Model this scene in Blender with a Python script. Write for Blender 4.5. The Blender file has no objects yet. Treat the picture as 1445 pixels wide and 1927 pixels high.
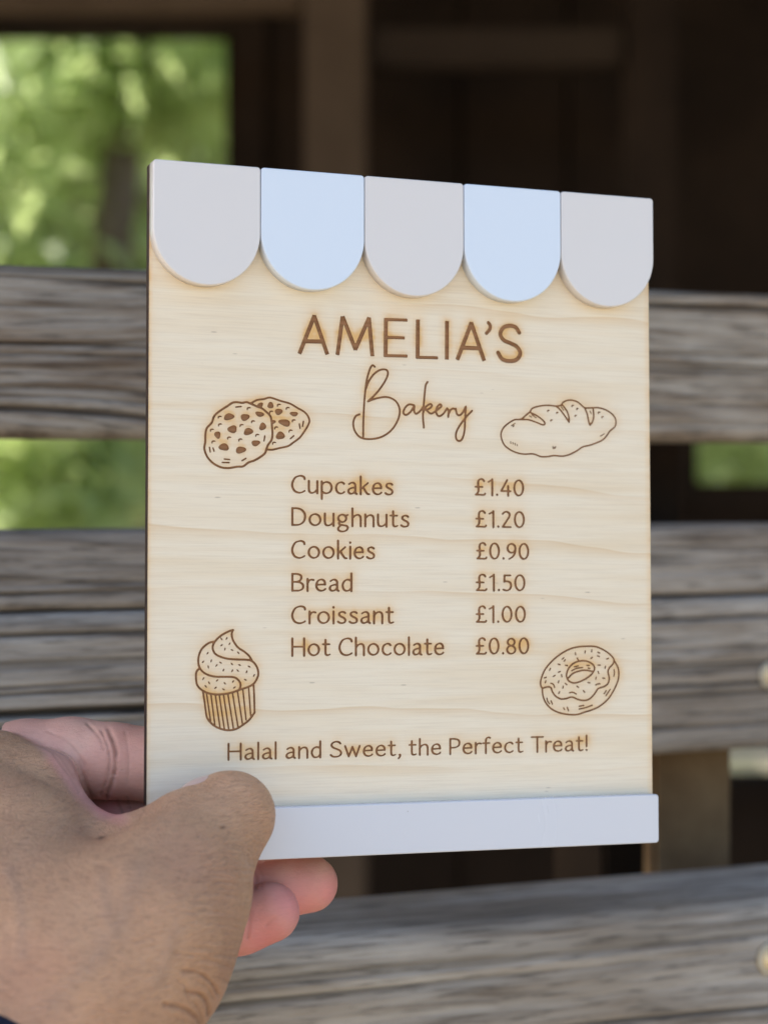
import bpy, bmesh, math, random
import numpy as np
from mathutils import Vector, Matrix, geometry

random.seed(7)
RNG = np.random.RandomState(7)
S = bpy.context.scene
COL = S.collection

# ------------------------------------------------------------------ camera
F_PX, CX, CY = 3900.0, 722.5, 963.5            # focal length and centre in photo pixels (1445 x 1927)
PITCH = math.atan(63.0 / F_PX)
CAM = np.array([0.0, 0.0, 1.25])
RX = np.array([1.0, 0, 0]); FW = np.array([0, math.cos(PITCH), -math.sin(PITCH)]); UP = np.array([0, math.sin(PITCH), math.cos(PITCH)])

cam_d = bpy.data.cameras.new('camera')
cam = bpy.data.objects.new('camera', cam_d); COL.objects.link(cam)
cam.location = CAM; cam.rotation_euler = (math.pi / 2 - PITCH, 0, 0)
cam_d.sensor_fit = 'VERTICAL'; cam_d.sensor_height = 32.0
cam_d.lens = F_PX / 1927.0 * 32.0
cam_d.clip_start = 0.02; cam_d.clip_end = 400
cam_d.dof.use_dof = True
cam_d.dof.focus_distance = 0.567
cam_d.dof.aperture_fstop = 9.0
cam_d.dof.aperture_blades = 0
S.camera = cam

# ------------------------------------------------------------------ sky, sun, exposure
SUN_EL, SUN_AZ = math.radians(42), math.radians(-80)     # azimuth from +Y towards +X; behind the shelter, a little left
w = bpy.data.worlds.new('World'); S.world = w; w.use_nodes = True
nt = w.node_tree; nt.nodes.clear()
sky = nt.nodes.new('ShaderNodeTexSky'); sky.sky_type = 'NISHITA'; sky.sun_disc = False
sky.sun_elevation = SUN_EL; sky.sun_rotation = SUN_AZ
sky.air_density = 1.0; sky.dust_density = 2.0; sky.ozone_density = 1.0
bg = nt.nodes.new('ShaderNodeBackground'); bg.inputs[1].default_value = 0.15
wo = nt.nodes.new('ShaderNodeOutputWorld')
nt.links.new(sky.outputs[0], bg.inputs[0]); nt.links.new(bg.outputs[0], wo.inputs[0])
sd = bpy.data.lights.new('sun', 'SUN'); sd.energy = 5.0; sd.angle = math.radians(0.5); sd.color = (1.0, 0.95, 0.86)
sun = bpy.data.objects.new('sun', sd); COL.objects.link(sun)
sdir = Vector((math.sin(SUN_AZ) * math.cos(SUN_EL), math.cos(SUN_AZ) * math.cos(SUN_EL), math.sin(SUN_EL)))
sun.rotation_euler = sdir.to_track_quat('Z', 'Y').to_euler()
sun.location = (-3, 4, 6)
S.view_settings.view_transform = 'Standard'; S.view_settings.look = 'None'
S.view_settings.exposure = 1.40; S.view_settings.gamma = 1.0
S.render.engine = 'CYCLES'

# ------------------------------------------------------------------ helpers
def camw(q):
    """camera space mm (x right, y up, z forward) to world metres"""
    q = np.asarray(q, float)
    return CAM + 0.001 * (q[..., 0:1] * RX + q[..., 1:2] * UP + q[..., 2:3] * FW)

def pc(px, py, d):
    """photo pixel at depth d (mm) to camera space mm"""
    return np.array([(px - CX) / F_PX * d, -(py - CY) / F_PX * d, d])

def link_mesh(name, verts, faces, mats=(), parent=None, smooth=False, mat_idx=None):
    me = bpy.data.meshes.new(name)
    if isinstance(verts, np.ndarray): verts = verts.tolist()
    if isinstance(faces, np.ndarray): faces = faces.tolist()
    me.from_pydata(verts, [], faces)
    for m in (mats if isinstance(mats, (list, tuple)) else [mats]): me.materials.append(m)
    if mat_idx is not None: me.polygons.foreach_set('material_index', np.asarray(mat_idx, np.int32))
    if smooth: me.polygons.foreach_set('use_smooth', np.ones(len(me.polygons), bool))
    me.update()
    o = bpy.data.objects.new(name, me); COL.objects.link(o)
    if parent: o.parent = parent
    return o

def tag(o, label=None, cat=None, group=None, kind=None):
    if label: o['label'] = label
    if cat: o['category'] = cat
    if group: o['group'] = group
    if kind: o['kind'] = kind
    return o

def empty(name, loc=(0, 0, 0), rot=None):
    o = bpy.data.objects.new(name, None); COL.objects.link(o); o.location = loc
    o.empty_display_size = 0.05
    return o

def _hash(ix, iy, iz, seed):
    h = (ix * 374761393 + iy * 668265263 + iz * 2147483647 + seed * 974634777).astype(np.int64) & 0x7fffffff
    h = ((h ^ (h >> 13)) * 1274126177) & 0x7fffffff
    return ((h ^ (h >> 16)) & 0xffff) / 65535.0

def vnoise(x, y, z=None, seed=0):
    x = np.asarray(x, float); y = np.asarray(y, float)
    z = np.zeros_like(x) if z is None else np.asarray(z, float)
    ix, iy, iz = np.floor(x).astype(np.int64), np.floor(y).astype(np.int64), np.floor(z).astype(np.int64)
    fx, fy, fz = x - ix, y - iy, z - iz
    fx = fx * fx * (3 - 2 * fx); fy = fy * fy * (3 - 2 * fy); fz = fz * fz * (3 - 2 * fz)
    r = 0
    for a in (0, 1):
        for b in (0, 1):
            for c in (0, 1):
                wgt = (fx if a else 1 - fx) * (fy if b else 1 - fy) * (fz if c else 1 - fz)
                r = r + wgt * _hash(ix + a, iy + b, iz + c, seed)
    return r * 2 - 1

def fbm(x, y, z=None, seed=0, oct=4):
    r = 0; a = 0.5; s = 1.0
    for i in range(oct):
        r = r + a * vnoise(np.asarray(x) * s, np.asarray(y) * s, None if z is None else np.asarray(z) * s, seed + i * 17)
        a *= 0.5; s *= 2.03
    return r

class NT:
    """small node-tree builder"""
    def __init__(self, name):
        self.m = bpy.data.materials.new(name); self.m.use_nodes = True
        self.t = self.m.node_tree; self.t.nodes.clear()
        self.out = self.n('OutputMaterial'); self.b = self.n('BsdfPrincipled')
        self.t.links.new(self.b.outputs[0], self.out.inputs[0])
    def n(self, kind, **kw):
        nd = self.t.nodes.new('ShaderNode' + kind)
        for k, v in kw.items(): setattr(nd, k, v)
        return nd
    def l(self, a, b): self.t.links.new(a, b)
    def set(self, **kw):
        for k, v in kw.items():
            k = k.replace('_', ' ')
            if isinstance(v, bpy.types.NodeSocket): self.l(v, self.b.inputs[k])
            else: self.b.inputs[k].default_value = v
    def coords(self, scale=(1, 1, 1), kind='Object', rot=(0, 0, 0), loc=(0, 0, 0)):
        tc = self.n('TexCoord'); mp = self.n('Mapping')
        mp.inputs['Scale'].default_value = scale; mp.inputs['Rotation'].default_value = rot; mp.inputs['Location'].default_value = loc
        self.l(tc.outputs[kind], mp.inputs[0]); return mp.outputs[0]
    def noise(self, vec, scale=5, detail=4, rough=0.55, dist=0.0):
        n = self.n('TexNoise'); self.l(vec, n.inputs['Vector'])
        n.inputs['Scale'].default_value = scale; n.inputs['Detail'].default_value = detail
        n.inputs['Roughness'].default_value = rough; n.inputs['Distortion'].default_value = dist
        return n.outputs['Fac']
    def ramp(self, fac, stops, interp='LINEAR'):
        r = self.n('ValToRGB'); r.color_ramp.interpolation = interp
        e = r.color_ramp.elements
        while len(e) < len(stops): e.new(0.5)
        for i, (p, c) in enumerate(stops):
            e[i].position = p; e[i].color = (*c, 1) if not isinstance(c, (int, float)) else (c, c, c, 1)
        self.l(fac, r.inputs[0]); return r.outputs[0]
    def mix(self, fac, a, b, mode='MIX'):
        m = self.n('Mix', data_type='RGBA', blend_type=mode)
        for s, v in ((m.inputs[0], fac), (m.inputs[6], a), (m.inputs[7], b)):
            if isinstance(v, bpy.types.NodeSocket): self.l(v, s)
            elif isinstance(v, (int, float)): s.default_value = v
            else: s.default_value = (*v, 1)
        return m.outputs[2]
    def math(self, op, a, b=0.0, c=0.0, clamp=False):
        m = self.n('Math', operation=op, use_clamp=clamp)
        for s, v in zip(m.inputs, (a, b, c)):
            if isinstance(v, bpy.types.NodeSocket): self.l(v, s)
            else: s.default_value = v
        return m.outputs[0]
    def attr(self, name):
        a = self.n('Attribute', attribute_name=name); return a
    def bump(self, h, strength=0.3, dist=0.001, prev=None):
        b = self.n('Bump'); b.inputs['Strength'].default_value = strength; b.inputs['Distance'].default_value = dist
        self.l(h, b.inputs['Height'])
        if prev: self.l(prev, b.inputs['Normal'])
        self.l(b.outputs[0], self.b.inputs['Normal']); return b.outputs[0]

# ------------------------------------------------------------------ materials
def mat_ply():
    k = NT('birch_plywood')
    big = k.noise(k.coords((4, 1, 70)), 2.2, 3, 0.5)
    base = k.ramp(big, [(0.3, (0.79, 0.65, 0.465)), (0.5, (0.835, 0.725, 0.565)), (0.72, (0.80, 0.66, 0.475))])
    fine = k.noise(k.coords((45, 1, 1900)), 1.0, 5, 0.7)
    base = k.mix(k.ramp(fine, [(0.36, 0.28), (0.54, 0.0)]), base, (0.60, 0.48, 0.35))
    fl = k.noise(k.coords((160, 1, 3000), loc=(3, 0, 9)), 1.0, 2, 0.6)
    base = k.mix(k.ramp(fl, [(0.62, 0.0), (0.78, 0.35)]), base, (0.80, 0.70, 0.56))
    # amber growth-ring lines sweeping nearly horizontally
    tc = k.coords((1, 1, 1)); wob = k.noise(k.coords((9, 1, 26)), 1.0, 3, 0.5)
    sep = k.n('SeparateXYZ'); k.l(tc, sep.inputs[0])
    z2 = k.math('ADD', sep.outputs[2], k.math('MULTIPLY', wob, 0.016))
    z2 = k.math('ADD', z2, k.math('MULTIPLY', sep.outputs[0], 0.03))
    saw = k.math('FRACT', k.math('MULTIPLY', z2, 62.0))
    line = k.ramp(saw, [(0.0, 0.10), (0.12, 0.0), (0.78, 0.0), (0.93, 0.65), (0.955, 1.0), (0.975, 0.0)])
    msk = k.ramp(k.noise(k.coords((12, 1, 40), loc=(5, 0, 2)), 1.0, 2, 0.5), [(0.42, 0.0), (0.62, 1.0)])
    base = k.mix(k.math('MULTIPLY', k.math('MULTIPLY', line, msk), 0.5), base, (0.66, 0.43, 0.21))
    # tiny dark flecks
    fk = k.n('TexVoronoi'); k.l(k.coords((55, 1, 260), loc=(1, 0, 4)), fk.inputs['Vector']); fk.inputs['Scale'].default_value = 1.0
    base = k.mix(k.ramp(fk.outputs['Distance'], [(0.03, 0.5), (0.06, 0.0)]), base, (0.33, 0.24, 0.17))
    # laser smoke stain round the engraving (wear, stored per vertex)
    st = k.attr('scorch').outputs['Fac']
    sn = k.noise(k.coords((40, 1, 220)), 1.0, 3, 0.6)
    st2 = k.math('MULTIPLY', st, k.math('ADD', -0.15, k.math('MULTIPLY', sn, 2.2)), clamp=True)
    base = k.mix(k.ramp(st2, [(0.0, 0.0), (0.45, 0.32), (1.0, 0.95)]), base, (0.72, 0.42, 0.15))
    k.set(Base_Color=base, Roughness=0.62)
    k.b.inputs['Specular IOR Level'].default_value = 0.3
    k.bump(fine, 0.25, 0.0002)
    return k.m

def mat_simple(name, col, rough=0.6, spec=0.5, var=None, vs=30, bump=0.0):
    k = NT(name)
    if var is not None:
        n = k.noise(k.coords(), vs, 4, 0.6)
        k.set(Base_Color=k.ramp(n, [(0.3, col), (0.7, var)]))
        if bump: k.bump(n, bump, 0.001)
    else: k.set(Base_Color=(*col, 1))
    k.set(Roughness=rough); k.b.inputs['Specular IOR Level'].default_value = spec
    return k.m

def mat_engrave():
    k = NT('laser_engraved_wood')
    n = k.noise(k.coords((60, 1, 900)), 1.0, 4, 0.6)
    k.set(Base_Color=k.ramp(n, [(0.3, (0.22, 0.10, 0.043)), (0.7, (0.37, 0.185, 0.088))]), Roughness=0.8)
    k.b.inputs['Specular IOR Level'].default_value = 0.2
    k.bump(n, 0.4, 0.0002)
    return k.m

def mat_acrylic(name, col, rough):
    k = NT(name)
    n = k.noise(k.coords((1, 1, 1)), 420, 3, 0.6)
    k.set(Base_Color=(*col, 1), Roughness=rough)
    k.b.inputs['Specular IOR Level'].default_value = 0.5
    k.b.inputs['IOR'].default_value = 1.49
    sc = k.n('TexVoronoi'); k.l(k.coords(), sc.inputs['Vector']); sc.inputs['Scale'].default_value = 130
    dust = k.ramp(sc.outputs['Distance'], [(0.018, 1.0), (0.03, 0.0)])
    k.set(Base_Color=k.mix(k.math('MULTIPLY', dust, 0.5), col, (0.30, 0.26, 0.24)))
    sm = k.noise(k.coords((1, 1, 1)), 38, 4, 0.6, 0.6)
    k.set(Roughness=k.ramp(sm, [(0.35, rough), (0.7, rough + 0.12)]))
    k.bump(n, 0.02, 0.0002)
    return k.m

def mat_skin():
    k = NT('skin')
    pal = k.attr('palmar').outputs['Fac']
    obj = k.coords((1, 1, 1))
    b1 = k.noise(obj, 55, 4, 0.6)
    b2 = k.noise(k.coords((1, 1, 1), loc=(.3, .1, .7)), 24, 3, 0.5)
    dorsal = k.ramp(b1, [(0.2, (0.49, 0.265, 0.15)), (0.5, (0.57, 0.32, 0.187)), (0.8, (0.62, 0.36, 0.215))])
    dorsal = k.mix(k.ramp(b2, [(0.5, 0.0), (0.72, 0.42)]), dorsal, (0.50, 0.25, 0.165))
    pink = k.ramp(b1, [(0.3, (0.60, 0.30, 0.23)), (0.55, (0.68, 0.37, 0.285)), (0.75, (0.72, 0.43, 0.33))])
    c = k.mix(pal, dorsal, pink)
    c = k.mix(k.attr('blush').outputs['Fac'], c, (0.68, 0.19, 0.20))
    c = k.mix(k.math('MULTIPLY', k.attr('vein').outputs['Fac'], 0.32), c, (0.36, 0.235, 0.17))
    c = k.mix(k.attr('crease').outputs['Fac'], c, (0.20, 0.085, 0.045))
    c = k.mix(k.attr('mole').outputs['Fac'], c, (0.075, 0.028, 0.018))
    # fine skin relief: crossing furrow nets and pores
    v1 = k.n('TexVoronoi', feature='DISTANCE_TO_EDGE'); k.l(k.coords((620, 620, 1500), rot=(0.3, 0.2, 0.35)), v1.inputs['Vector']); v1.inputs['Scale'].default_value = 1.0
    v2 = k.noise(k.coords((380, 380, 1500), rot=(0.1, -0.15, 0.1)), 1.0, 3, 0.6, 0.8)
    v3 = k.noise(k.coords((260, 260, 1500), rot=(0.3, 0.45, 0.1)), 1.0, 3, 0.6, 0.6)
    fur = k.ramp(v1.outputs['Distance'], [(0.0, 0.0), (0.10, 1.0)])
    h = k.math('ADD', k.math('MULTIPLY', fur, 0.35), k.math('ADD', k.math('MULTIPLY', v2, 1.0), k.math('MULTIPLY', v3, 0.9)))
    hm = k.math('MULTIPLY', h, k.math('SUBTRACT', 1.0, k.math('MULTIPLY', pal, 0.72)))
    lines = k.ramp(v2, [(0.30, 0.42), (0.52, 0.0)])
    c = k.mix(k.math('MULTIPLY', lines, k.math('SUBTRACT', 1.0, k.math('MULTIPLY', pal, 0.8))), c, (0.24, 0.13, 0.08))
    k.set(Base_Color=c, Roughness=k.math('ADD', 0.40, k.math('MULTIPLY', b1, 0.16)))
    k.b.inputs['Specular IOR Level'].default_value = 0.38
    k.b.inputs['Subsurface Weight'].default_value = 0.16
    k.b.inputs['Subsurface Radius'].default_value = (1.0, 0.42, 0.22)
    k.b.inputs['Subsurface Scale'].default_value = 0.0028
    k.bump(hm, 0.9, 0.0004)
    return k.m

def mat_weathered(name, c0, c1, c2, warm, seed=0.0):
    """grey weathered softwood, grain along local X"""
    k = NT(name)
    L = (seed, seed * 2.3, seed * 1.7)
    ga = k.attr('grain').outputs['Vector']
    def gc(sc):
        mp = k.n('Mapping'); mp.inputs['Scale'].default_value = sc; k.l(ga, mp.inputs[0]); return mp.outputs[0]
    g1 = k.noise(gc((16, 270, 1)), 1.0, 5, 0.6, 0.1)
    g2 = k.noise(gc((45, 560, 1)), 1.0, 4, 0.6)
    blot = k.noise(k.coords((5, 14, 14), loc=L), 1.0, 3, 0.55)
    c = k.ramp(g1, [(0.33, c0), (0.44, c1), (0.60, c2), (0.76, c1)])
    c = k.mix(k.ramp(blot, [(0.42, 0.0), (0.64, 0.7)]), c, warm)
    lt = k.noise(k.coords((9, 40, 40), loc=(seed + 4, 1, 2)), 1.0, 3, 0.55)
    c = k.mix(k.ramp(lt, [(0.52, 0.0), (0.70, 0.55)]), c, tuple(min(1, x * 1.35) for x in c2))
    c = k.mix(k.ramp(g2, [(0.34, 0.6), (0.47, 0.0)]), c, tuple(x * 0.35 for x in c0))
    fis = k.attr('groove').outputs['Fac']
    c = k.mix(k.math('MULTIPLY', fis, 0.8), c, tuple(x * 0.4 for x in c0))
    k.set(Base_Color=c, Roughness=0.85); k.b.inputs['Specular IOR Level'].default_value = 0.25
    k.bump(k.math('ADD', g1, k.math('MULTIPLY', g2, 0.5)), 0.5, 0.002)
    return k.m

M_PLY = mat_ply()
M_BURNT = mat_simple('laser_burnt_edge', (0.022, 0.014, 0.011), 0.7, 0.3, (0.06, 0.034, 0.022), 400)
M_ENG = mat_engrave()
M_WHITE = mat_acrylic('white_acrylic', (0.67, 0.725, 0.805), 0.10)
M_BEIGE = mat_acrylic('beige_acrylic', (0.70, 0.65, 0.62), 0.16)
M_STRIP = mat_acrylic('pale_strip_acrylic', (0.64, 0.64, 0.68), 0.16)
M_SKIN = mat_skin()

# ------------------------------------------------------------------ the sign's frame (fitted to the photograph)
PR = [0.0515, -0.3627, -0.0084]
TT = np.array([-62.5973, -92.9381, 546.4222])
SW, SH, TH = 150.0, 187.0, 3.0
def rotm(wv):
    wv = np.array(wv); th = np.linalg.norm(wv); k = wv / th
    K = np.array([[0, -k[2], k[1]], [k[2], 0, -k[0]], [-k[1], k[0], 0]])
    return np.eye(3) + np.sin(th) * K + (1 - np.cos(th)) * K @ K
RP = rotm(PR)
def px2uv(px, py, wd=0.0):
    """photo pixels to the sign's plane lying wd mm behind its front face: local (u, v) in mm"""
    px = np.asarray(px, float); py = np.asarray(py, float)
    d = np.stack([(px - CX) / F_PX, -(py - CY) / F_PX, np.ones_like(px)], -1)
    n = RP[:, 2]; o = TT + n * wd
    t = (o @ n) / (d @ n)
    q = d * t[..., None] - TT
    return q @ RP[:, 0], q @ RP[:, 1]

# ------------------------------------------------------------------ engraving artwork: strokes -> (u, v, radius) chains
def crom(pts, n=6):
    """Catmull-Rom through the points"""
    P = [np.array(p, float) for p in pts]
    if len(P) < 3: return np.array(P)
    closed = np.allclose(P[0], P[-1])
    Q = ([P[-2]] + P + [P[1]]) if closed else ([2 * P[0] - P[1]] + P + [2 * P[-1] - P[-2]])
    out = []
    for i in range(1, len(Q) - 2):
        for k in range(n):
            t = k / n
            out.append(0.5 * ((2 * Q[i]) + (-Q[i - 1] + Q[i + 1]) * t + (2 * Q[i - 1] - 5 * Q[i] + 4 * Q[i + 1] - Q[i + 2]) * t * t
                              + (-Q[i - 1] + 3 * Q[i] - 3 * Q[i + 1] + Q[i + 2]) * t ** 3))
    out.append(Q[-2]); return np.array(out)

ART = []      # (group key, array of segments [u0 v0 r0 u1 v1 r1], filled polygons)
def art(key): ART.append([key, [], []]); return ART[-1]

def add_chain(a, uv, rad):
    rad = np.broadcast_to(rad, len(uv))
    if len(uv) == 1: a[1].append((*uv[0], rad[0], *uv[0], rad[0])); return
    for i in range(len(uv) - 1): a[1].append((*uv[i], rad[i], *uv[i + 1], rad[i + 1]))

def mm_per_px(px, py):
    u, v = px2uv([px, px + 1, px], [py, py, py + 1]); return (abs(u[1] - u[0]) + abs(v[2] - v[0])) / 2

def traced(a, org, sc, pts, wpx, smooth=True, taper=False, butt=False):
    """a stroke traced in an enlarged view (origin, scale); width in that view's pixels"""
    p = crom(pts) if smooth else np.array(pts, float)
    x = org[0] + p[:, 0] / sc; y = org[1] + p[:, 1] / sc
    u, v = px2uv(x, y); r = 1.10 * wpx / sc * mm_per_px(x[0], y[0]) / 2
    rad = np.full(len(u), r)
    if taper and len(u) > 2:
        t = np.linspace(0, 1, len(u)); rad = r * (0.45 + 0.55 * np.sin(np.pi * t) ** 0.6)
    add_chain(a, np.stack([u, v], 1), -rad if butt else rad)

def traced_blob(a, org, sc, cx, cy, rx, ry, rot=0, seed=0):
    th = np.linspace(0, 2 * np.pi, 20, endpoint=False)
    k = 1 + 0.10 * np.sin(3 * th + seed * 1.7) + 0.06 * np.sin(2 * th + seed)
    ex, ey = rx * np.cos(th) * k, ry * np.sin(th) * k; c, s = math.cos(math.radians(rot)), math.sin(math.radians(rot))
    x = org[0] + (cx + ex * c - ey * s) / sc; y = org[1] + (cy + ex * s + ey * c) / sc
    u, v = px2uv(x, y); a[2].append(np.stack([u, v], 1))

# ---- glyph skeletons: cap height 1, 'L' straight, 'C' curve, 'O' ellipse, 'D' dot; then ink width
G = {
 'C': ([('C', [(.69, .80), (.665, .89), (.58, .945), (.44, .96), (.22, .87), (.08, .62), (.06, .38), (.17, .14), (.36, .045), (.54, .06), (.70, .15)])], .74),
 'u': ([('C', [(.055, .69), (.055, .25), (.10, .09), (.21, .045), (.36, .10), (.49, .24)]), ('L', [(.49, .69), (.49, .03)])], .545),
 'p': ([('L', [(.06, -.27), (.06, .68)]), ('C', [(.06, .50), (.20, .63), (.35, .655), (.50, .57), (.57, .36), (.50, .14), (.34, .045), (.18, .06), (.06, .15)])], .63),
 'c': ([('C', [(.47, .58), (.40, .645), (.28, .655), (.12, .56), (.055, .34), (.12, .13), (.27, .045), (.40, .07), (.49, .14)])], .52),
 'a': ([('C', [(.09, .57), (.19, .64), (.31, .655), (.41, .57), (.425, .42), (.425, .20), (.44, .08), (.50, .04)]), ('C', [(.42, .39), (.26, .37), (.11, .30), (.06, .17), (.12, .065), (.22, .045), (.34, .10), (.42, .21)])], .53),
 'k': ([('L', [(.06, 1.0), (.06, .03)]), ('L', [(.44, .66), (.10, .34)]), ('C', [(.19, .41), (.33, .17), (.43, .05), (.52, .045)])], .53),
 'e': ([('L', [(.07, .37), (.49, .39)]), ('C', [(.49, .39), (.47, .54), (.40, .63), (.28, .66), (.13, .57), (.055, .35), (.12, .13), (.28, .045), (.42, .07), (.51, .15)])], .55),
 's': ([('C', [(.41, .60), (.34, .65), (.24, .66), (.13, .61), (.11, .50), (.19, .41), (.34, .33), (.42, .22), (.38, .09), (.26, .045), (.14, .06), (.05, .12)])], .47),
 'D': ([('L', [(.06, .045), (.06, .955)]), ('C', [(.06, .955), (.28, .955), (.50, .89), (.66, .70), (.69, .48), (.63, .25), (.46, .09), (.25, .045), (.06, .045)])], .75),
 'o': ([('O', (.325, .35, .27, .305))], .65),
 'g': ([('O', (.27, .45, .20, .205)), ('L', [(.40, .60), (.56, .645)]), ('C', [(.17, .28), (.10, .20), (.15, .11), (.34, .07), (.50, .03), (.55, -.08), (.46, -.22), (.28, -.275), (.11, -.23), (.06, -.12), (.13, .0), (.24, .07)])], .61),
 'h': ([('L', [(.06, 1.0), (.06, .03)]), ('C', [(.06, .46), (.18, .60), (.32, .655), (.44, .60), (.48, .45), (.48, .24), (.48, .03)])], .54),
 'n': ([('L', [(.06, .68), (.06, .03)]), ('C', [(.06, .46), (.18, .60), (.32, .655), (.44, .60), (.48, .45), (.48, .24), (.48, .03)])], .54),
 't': ([('C', [(.17, .88), (.17, .50), (.17, .20), (.20, .08), (.29, .045), (.40, .09)]), ('L', [(.03, .65), (.38, .65)])], .42),
 'i': ([('L', [(.06, .68), (.06, .03)]), ('D', (.06, .91, .078))], .12),
 'B': ([('L', [(.06, .045), (.06, .955)]), ('C', [(.06, .955), (.28, .955), (.46, .89), (.50, .74), (.43, .60), (.26, .53), (.08, .525)]), ('C', [(.22, .525), (.44, .49), (.58, .36), (.57, .17), (.42, .06), (.22, .045), (.06, .045)])], .63),
 'r': ([('L', [(.06, .68), (.06, .03)]), ('C', [(.06, .44), (.14, .59), (.24, .65), (.36, .63)])], .37),
 'd': ([('C', [(.49, .58), (.36, .655), (.22, .64), (.09, .50), (.055, .30), (.13, .10), (.26, .045), (.39, .09), (.49, .22)]), ('L', [(.49, 1.0), (.49, .03)])], .55),
 'H': ([('L', [(.06, .03), (.06, .97)]), ('L', [(.67, .03), (.67, .97)]), ('L', [(.06, .52), (.67, .52)])], .73),
 'l': ([('L', [(.06, 1.0), (.06, .03)])], .12),
 'S': ([('C', [(.55, .84), (.48, .92), (.33, .955), (.16, .89), (.09, .75), (.17, .61), (.36, .51), (.53, .41), (.59, .25), (.50, .10), (.32, .045), (.16, .07), (.05, .16)])], .64),
 'w': ([('L', [(.04, .67), (.23, .05)]), ('L', [(.23, .05), (.42, .62)]), ('L', [(.42, .62), (.61, .05)]), ('L', [(.61, .05), (.80, .67)])], .84),
 'P': ([('L', [(.06, .03), (.06, .955)]), ('C', [(.06, .955), (.30, .955), (.50, .88), (.56, .70), (.50, .52), (.32, .43), (.08, .42)])], .60),
 'f': ([('C', [(.42, .97), (.32, 1.0), (.22, .94), (.18, .78), (.18, .40), (.18, .03)]), ('L', [(.02, .65), (.38, .65)])], .40),
 'T': ([('L', [(.03, .955), (.69, .955)]), ('L', [(.36, .955), (.36, .03)])], .72),
 '!': ([('L', [(.07, .97), (.07, .30)]), ('D', (.07, .07, .078))], .14),
 ',': ([('D', (.08, .07, .07)), ('C', [(.11, .07), (.10, -.04), (.02, -.15)])], .15),
 '.': ([('D', (.07, .07, .078))], .14),
 "£": ([('C', [(.50, .84), (.44, .92), (.33, .945), (.22, .87), (.19, .70), (.21, .40), (.19, .20), (.07, .05)]), ('C', [(.06, .05), (.30, .05), (.50, .045), (.56, .12)]), ('L', [(.05, .50), (.42, .50)])], .58),
 '0': ([('O', (.295, .49, .235, .44))], .59),
 '1': ([('L', [(.03, .79), (.24, .92)]), ('L', [(.24, .94), (.24, .03)])], .31),
 '2': ([('C', [(.06, .80), (.15, .90), (.29, .92), (.41, .83), (.41, .67), (.30, .46), (.06, .06)]), ('L', [(.06, .05), (.48, .05)])], .52),
 '4': ([('L', [(.37, .93), (.05, .29)]), ('L', [(.05, .29), (.55, .29)]), ('L', [(.42, .58), (.42, .03)])], .57),
 '5': ([('L', [(.43, .91), (.13, .91)]), ('L', [(.13, .91), (.11, .55)]), ('C', [(.11, .55), (.25, .57), (.41, .50), (.46, .30), (.39, .12), (.24, .045), (.06, .09)])], .50),
 '8': ([('O', (.27, .71, .185, .20)), ('O', (.27, .27, .22, .225))], .54),
 '9': ([('O', (.265, .66, .21, .255)), ('C', [(.475, .66), (.45, .40), (.33, .18), (.13, .04)])], .52),
 ' ': ([], .20),
}
GAP = {'default': .115}
def word(key, text, p0, p1, cap_px, weight=1.0):
    """text whose ink runs from photo pixel p0 to p1 along the baseline"""
    a = art(key)
    adv = []; x = 0
    for ch in text:
        adv.append(x); x += G[ch][1] + .115 - (.05 if ch in 'Tr' else 0)
        if ch in '.,': x += -.02
    total = x - .115
    (u0, u1), (v0, v1) = px2uv([p0[0], p1[0]], [p0[1], p1[1]])
    uc, vc = px2uv([p0[0], p0[0]], [p0[1], p0[1] - cap_px]); cap = vc[1] - vc[0]
    sx = (u1 - u0) / total; vb = (v0 + v1) / 2
    for ch, ax in zip(text, adv):
        for kind, d in G[ch][0]:
            if kind == 'D':
                uv = np.array([(u0 + (ax + d[0]) * sx, vb + d[1] * cap)]); add_chain(a, uv, d[2] * cap * .95); continue
            if kind == 'O':
                th = np.linspace(0, 2 * np.pi, 25)
                p = np.stack([d[0] + d[2] * np.cos(th), d[1] + d[3] * np.sin(th)], 1)
            else: p = crom(d, 5) if kind == 'C' else np.array(d, float)
            if kind == 'L' and len(p) == 2: p = np.stack([p[0] + (p[1] - p[0]) * t for t in (0, .33, .66, 1)])
            uv = np.stack([u0 + (ax + p[:, 0]) * sx, vb + p[:, 1] * cap], 1)
            tg = np.gradient(uv, axis=0); tg /= np.linalg.norm(tg, axis=1)[:, None] + 1e-9
            vert = np.abs(tg[:, 1] * .94 - tg[:, 0] * .34)            # broad-nib contrast
            rad = cap * (.044 + .024 * vert) * weight
            add_chain(a, uv, rad)

# title, traced
Z = (540, 570); ZS = 3.0745
a = art('engraved_name')
for p in ([(72, 295), (160, 72)], [(157, 72), (234, 299)], [(103, 222), (205, 224)],
          [(292, 302), (322, 78)], [(322, 78), (397, 272)], [(394, 272), (476, 84)], [(474, 84), (494, 309)],
          [(572, 89), (570, 313)], [(757, 96), (755, 323)], [(925, 104), (924, 328)],
          [(984, 330), (1067, 112)], [(1064, 112), (1140, 336)], [(1012, 259), (1112, 263)]):
    traced(a, Z, ZS, p, 21.5, False, butt=True)
for p in ([(562, 96), (697, 100)], [(570, 199), (681, 203)], [(562, 305), (697, 308)], [(748, 315), (873, 318)]):
    traced(a, Z, ZS, p, 16, False, butt=True)
traced(a, Z, ZS, [(1164, 115), (1174, 130), (1172, 152), (1153, 176)], 18)
traced(a, Z, ZS, [(1342, 172), (1322, 142), (1288, 132), (1250, 144), (1233, 180), (1252, 215), (1290, 233), (1328, 253), (1348, 290), (1330, 326), (1290, 337), (1245, 326), (1220, 288)], 21)

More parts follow.
